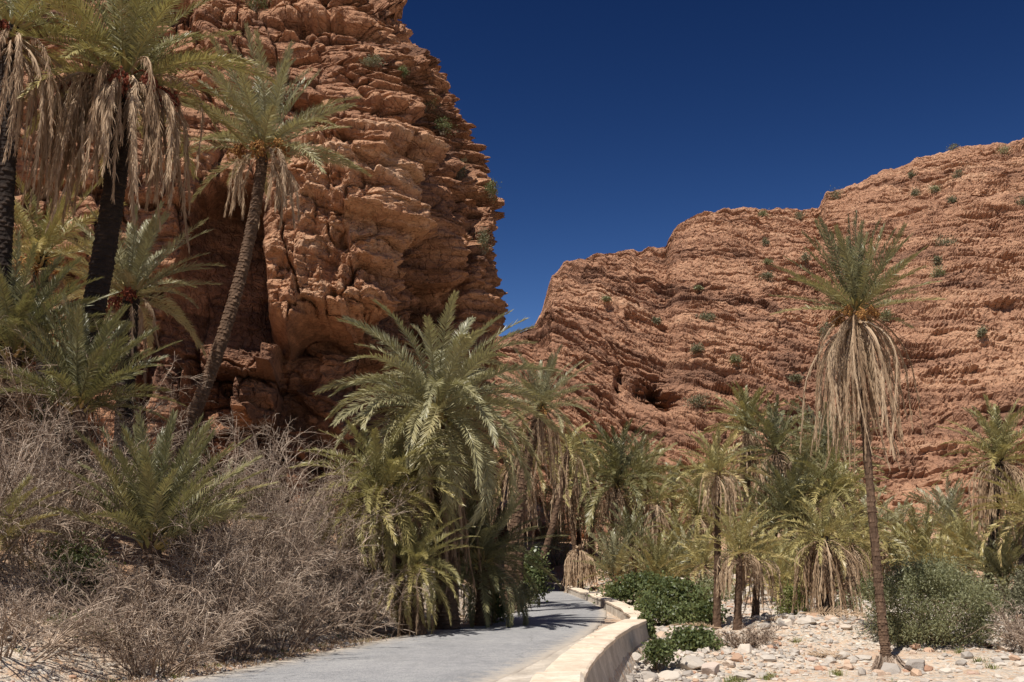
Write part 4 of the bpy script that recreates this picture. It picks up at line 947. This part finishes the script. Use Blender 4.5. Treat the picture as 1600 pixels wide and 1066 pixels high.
dry_shrub('brown bare shrub next to the sprawling yellow green palm', 515, 26.8, 85, 740, 7, 46, 13, 7)
dry_shrub('small bare shrub at the right end of the thicket by the road', 565, 26.3, 50, 870, 8, 30, 11, 6)
dry_shrub('bare shrub low in front of the thicket, above the road shoulder', 445, 23.2, 90, 870, 9, 40, 12, 6, sprawl=1.3)
dry_shrub('low thin bare shrub in the bottom left corner of the stony verge', 40, 16.6, 120, 905, 21, 34, 12, 6, sprawl=1.3)
dry_shrub('low thin bare shrub between the corner and the road, nearest the asphalt', 262, 18.2, 90, 935, 22, 32, 12, 6, sprawl=1.3)
dry_shrub('grey brown dry brush on the gravel at the foot of the palm trio', 1150, 27.2, 46, 978, 10, 40, 11, 6, 'dry brush on the river gravel')
dry_shrub('grey dry brush beside the round olive bush', 1578, 26.6, 44, 950, 11, 44, 11, 6, 'dry brush on the river gravel')
dry_shrub('dry brush at the right frame edge', 1602, 25.5, 50, 965, 12, 36, 11, 6, 'dry brush on the river gravel')
dry_shrub('dry brush under the shaggy brown palm', 1262, 36, 36, 935, 13, 30, 10, 6, 'dry brush on the river gravel')

# ------------------------------------------------------------------ stones
ico = None
def icos():
    t = (1+5**.5)/2
    V = unit(np.array([(-1, t, 0), (1, t, 0), (-1, -t, 0), (1, -t, 0), (0, -1, t), (0, 1, t), (0, -1, -t), (0, 1, -t), (t, 0, -1), (t, 0, 1), (-t, 0, -1), (-t, 0, 1)], float))
    Fc = np.array([(0, 11, 5), (0, 5, 1), (0, 1, 7), (0, 7, 10), (0, 10, 11), (1, 5, 9), (5, 11, 4), (11, 10, 2), (10, 7, 6), (7, 1, 8), (3, 9, 4), (3, 4, 2), (3, 2, 6), (3, 6, 8), (3, 8, 9), (4, 9, 5), (2, 4, 11), (6, 2, 10), (8, 6, 7), (9, 8, 1)])
    return V, Fc
IV, IF = icos()
def subdiv(V, Fc):
    V = list(map(tuple, V)); cache = {}; out = []
    def mid(a, b_):
        k = (min(a, b_), max(a, b_))
        if k not in cache:
            p = unit((np.array(V[a])+np.array(V[b_]))); cache[k] = len(V); V.append(tuple(p))
        return cache[k]
    for a, b_, c in Fc:
        x, y, z = mid(a, b_), mid(b_, c), mid(c, a); out += [(a, x, z), (b_, y, x), (c, z, y), (x, y, z)]
    return np.array(V), np.array(out)
def scatter(name, X, Y, size, seed, label, tonef=None, cat='gravel'):
    rn = np.random.default_rng(seed); k = len(X); Z = gz(X, Y)
    sc = size[:, None, None]*rn.uniform(.55, 1.3, (k, 1, 3))*np.array([1, 1, .6]); a = rn.uniform(0, 2*PI, k)
    V = IV[None]*rn.uniform(.72, 1.15, (k, 12, 1))*sc
    c, s = np.cos(a)[:, None], np.sin(a)[:, None]; V = np.stack([V[..., 0]*c-V[..., 1]*s, V[..., 0]*s+V[..., 1]*c, V[..., 2]], -1)
    V = V+np.stack([X, Y, Z+size*.18], -1)[:, None]
    T = IF[None]+(np.arange(k)*12)[:, None, None]
    g = G(); g.add(V, T=T.reshape(-1, 3), tone=np.repeat(rn.uniform(0, 1, k) if tonef is None else tonef, 12))
    return tag(g.obj(name, M['stone']), label, cat, kind='stuff')
rn = np.random.default_rng(77)
k = 60000; X = rn.uniform(-1, 26, k); Y = 15+rn.uniform(0, 1, k)**1.4*45
dwv = sdist(X, Y, WALL); okm = (dwv > .55) & (fbm(X*.35, Y*.35, 0*X, 3, 81)+rn.uniform(-.3, .3, k) > -.04) & (np.abs(X/Y) < .6)
X, Y = X[okm], Y[okm]; sz = .022+.05*rn.uniform(0, 1, len(X))**3+(rn.uniform(0, 1, len(X)) > .985)*rn.uniform(.04, .13, len(X)); sz = sz*(1.15+Y/45)
bx_ = rn.uniform(2, 16, 900); by_ = rn.uniform(21, 36, 900); kb = (fbm(bx_*.5, by_*.5, 0*bx_, 2, 83) > .05) & (sdist(bx_, by_, WALL) > .6); X = np.concatenate([X, bx_[kb]]); Y = np.concatenate([Y, by_[kb]]); sz = np.concatenate([sz, rn.uniform(.07, .2, kb.sum())])
nx_ = 2600; ii = rn.integers(30, nW-10, nx_) if False else rn.integers(30, len(WS)-10, nx_); pw = WS[ii]+NW[ii]*(.55+rn.exponential(.35, nx_))[:, None]
X = np.concatenate([X, pw[:, 0]]); Y = np.concatenate([Y, pw[:, 1]]); sz = np.concatenate([sz, rn.uniform(.04, .15, nx_)])
scatter('river_gravel', X, Y, sz, 5, 'white grey and orange river stones covering the dry bed right of the wall', np.clip(rn.beta(2, 2.1, len(X))+.12*fbm(X*.4, Y*.4, 0*X, 2, 82), 0, 1))
k = 26000; X = rn.uniform(-16, 1, k); Y = rn.uniform(13, 34, k); drv = sdist(X, Y, ROAD); hv = np.interp(Y, [10, 20, 26, 32, 40, 46, 60], [2.6, 2.5, 2.35, 2.0, 1.65, 1.5, 1.5])
okm = (-drv-hv > .05) & (-drv-hv < 9) & (rn.uniform(0, 1, k) < np.exp(-(-drv-hv)/6.)) ; X, Y = X[okm], Y[okm]
sz = .017+.05*rn.uniform(0, 1, len(X))**3+(rn.uniform(0, 1, len(X)) > .985)*rn.uniform(.03, .11, len(X))
scatter('verge_gravel', X, Y, sz, 6, 'loose pale stones on the left verge between road and dry shrubs')

SV, SF = subdiv(*subdiv(*subdiv(IV, IF)))
def boulder(label, px, py, r_, tone, seed, flat=.65, z=None, wide=1.2):
    rn = np.random.default_rng(seed+40)
    Yt = None
    # march the pixel ray to the ground
    rr_ = ray(px, py); tq = np.linspace(8, 60, 900); zz_ = H+rr_[2]*tq; gg_ = gz(rr_[0]*tq, rr_[1]*tq, False)
    i = int(np.argmax(zz_ < gg_)); t0 = tq[i]; p = np.array([rr_[0]*t0, rr_[1]*t0, gg_[i]])
    s = r_/F*t0*1.0
    V = SV.copy()
    for j in range(9):
        nrm = unit(rn.normal(0, 1, 3)); h_ = rn.uniform(.55, .85); d = V@nrm; V = V-np.maximum(d-h_, 0)[:, None]*nrm
    V = V*(1+.10*fbm(V[:, 0]*2+seed, V[:, 1]*2, V[:, 2]*2, 4, seed)[:, None])*np.array([wide, .9, flat])*s
    a = rn.uniform(-.5, .5); V = np.stack([V[:, 0]*math.cos(a)-V[:, 1]*math.sin(a), V[:, 0]*math.sin(a)+V[:, 1]*math.cos(a), V[:, 2]+s*flat*.35], -1)
    g = G(); g.add(V, T=SF, tone=tone)
    o = g.obj('boulder', M['stone'], None, False, tuple(p)); tag(o, label, 'boulder', 'boulders on the river gravel')
for i, b_ in enumerate([
  ('large bluish white boulder, the biggest one near the wall', 1082, 1045, 22, .42), ('flat white boulder right of the biggest one near the wall', 1112, 1050, 17, .97),
  ('pale boulder at the bottom edge left of the biggest one', 1046, 1062, 17, .55), ('grey boulder at the bottom edge beside the wall', 1010, 1064, 16, .22),
  ('cream boulder leaning against the wall foot at the bend', 992, 1030, 12, .6), ('small cream boulder below the shrub at the wall', 1025, 1048, 9, .66),
  ('white boulder under the broad leaved shrub', 1060, 1036, 9, .98), ('grey flat boulder behind the tall palm foot, right side', 1432, 1046, 19, .12),
  ('round orange boulder touching the foot of the tall palm', 1372, 1056, 11, .8), ('small red boulder under the olive bush', 1432, 1014, 9, .9),
  ('second red boulder under the olive bush, a bit right', 1452, 1019, 8, .86), ('grey boulder on top of the gravel mound', 1196, 981, 8, .2), ('dark grey slab at the right end of the mound top', 1222, 977, 9, .05),
  ('orange rubble block on the left flank of the mound', 1190, 1002, 9, .86), ('orange rubble block on the middle of the mound flank', 1212, 1008, 8, .9), ('flat orange stone near the dry brush', 1170, 1010, 8, .84),
  ('pale slab in the middle of the gravel', 1316, 1028, 11, .5), ('white stone left of the tall palm foot', 1270, 1033, 8, .96), ('small white stone at the bottom right of the gravel', 1520, 1056, 10, .95),
  ('cream stone right of the grey flat boulder', 1478, 1052, 9, .6), ('pale stone between brush and biggest boulder', 1140, 1040, 10, .7), ('grey stone near the bottom centre of the gravel', 1190, 1058, 9, .3)]):
    boulder(b_[0], b_[1], b_[2], b_[3], b_[4], i)

# ------------------------------------------------------------------ grass tufts and litter
def tufts(name, pts, hgt, per, mat, seed, label, lean=.5):
    rn = np.random.default_rng(seed); k = len(pts)*per; c = np.repeat(pts, per, 0)+rn.normal(0, .07, (k, 3))*np.array([1, 1, 0])
    c[:, 2] = gz(c[:, 0], c[:, 1])-.01
    a = rn.uniform(0, 2*PI, k); D = unit(np.stack([np.cos(a)*lean, np.sin(a)*lean, np.ones(k)], -1)*rn.uniform(.3, 1.3, (k, 3)))
    L = (hgt*rn.uniform(.4, 1.2, k))[:, None]; W = np.stack([-np.sin(a), np.cos(a), 0*a], -1)*.006
    m_ = c+D*L*.55; D2 = unit(D+np.stack([np.cos(a), np.sin(a), -.5+0*a], -1)*.5); t = m_+D2*L*.5
    V = np.stack([c-W, c+W, m_+W, m_-W, t], 1).reshape(-1, 3); b0 = np.arange(k)*5
    g = G(); g.add(V, np.stack([b0, b0+1, b0+2, b0+3], -1), np.stack([b0+3, b0+2, b0+4], -1), tone=np.repeat(rn.uniform(0, 1, k), 5))
    return tag(g.obj(name, M[mat]), label, 'grass', kind='stuff')
rn = np.random.default_rng(9)
k = 2600; Y = rn.uniform(13, 42, k); q = np.interp(Y, ROAD[:, 1][:-1], ROAD[:, 0][:-1]) if False else None
i = rn.integers(10, len(ROAD)-40, k); T_ = unit(np.gradient(ROAD, axis=0)); NR_ = np.stack([T_[:, 1], -T_[:, 0]], -1)
o_ = -(HALF[i]+.25+rn.exponential(.9, k)); p = ROAD[i]+NR_[i]*o_[:, None]+rn.normal(0, .15, (k, 2))
tufts('dry_grass', np.column_stack([p, 0*p[:, 0]])[:1900], .16, 14, 'dead', 3, 'straw coloured dry grass and litter along the left road verge', .9)
tufts('green_grass', np.column_stack([p, 0*p[:, 0]])[1900:2200], .12, 22, 'grass', 4, 'short green grass tufts on the left verge', .7)
P_ = np.array([ongr(px, py, -.5) for px, py in [(1145, 1048), (1155, 1050), (1138, 1050), (1306, 1042), (1308, 1048), (1180, 1060), (1205, 1046), (1198, 1048), (1245, 1020), (1400, 1060), (1100, 955), (1095, 960), (1110, 950), (1250, 1060), (1500, 1030), (1530, 1040), (1550, 1045)]])
tufts('weeds', P_, .19, 60, 'grass', 6, 'small green weeds sprouting between the river stones', .6)

# ------------------------------------------------------------------ fallen fronds
for i, (px, py, az, ln, lab) in enumerate([(1128, 988, 2.4, 1.7, 'fallen straw frond leaning at the left foot of the palm trio'), (1190, 975, .5, 1.5, 'fallen straw frond at the right foot of the palm trio'),
    (1250, 965, -.4, 1.8, 'fallen dead frond lying under the shaggy brown palm'), (165, 1012, 1.9, 1.1, 'dry frond piece lying on the stony verge at the left'), (1330, 1030, 2.9, 1.3, 'dry frond lying just left of the tall palm foot'),
    (640, 984, .2, 1.2, 'dry frond fallen beside the road under the central palms')]):
    rr_ = ray(px, py); tq = np.linspace(8, 60, 900); gg_ = gz(rr_[0]*tq, rr_[1]*tq, False); k_ = int(np.argmax(H+rr_[2]*tq < gg_)); t0 = tq[k_]
    g = G(); rn = np.random.default_rng(700+i); frond(g, g, np.array([0, 0, .10]), az, R(4), R(10), ln, 60, .28, .018, 'g', rn, .75)
    tag(g.obj('fallen_frond', M['dead'], None, False, (rr_[0]*t0, rr_[1]*t0, float(gz1(rr_[0]*t0, rr_[1]*t0)))), lab, 'palm frond', 'dead fronds lying on the ground')
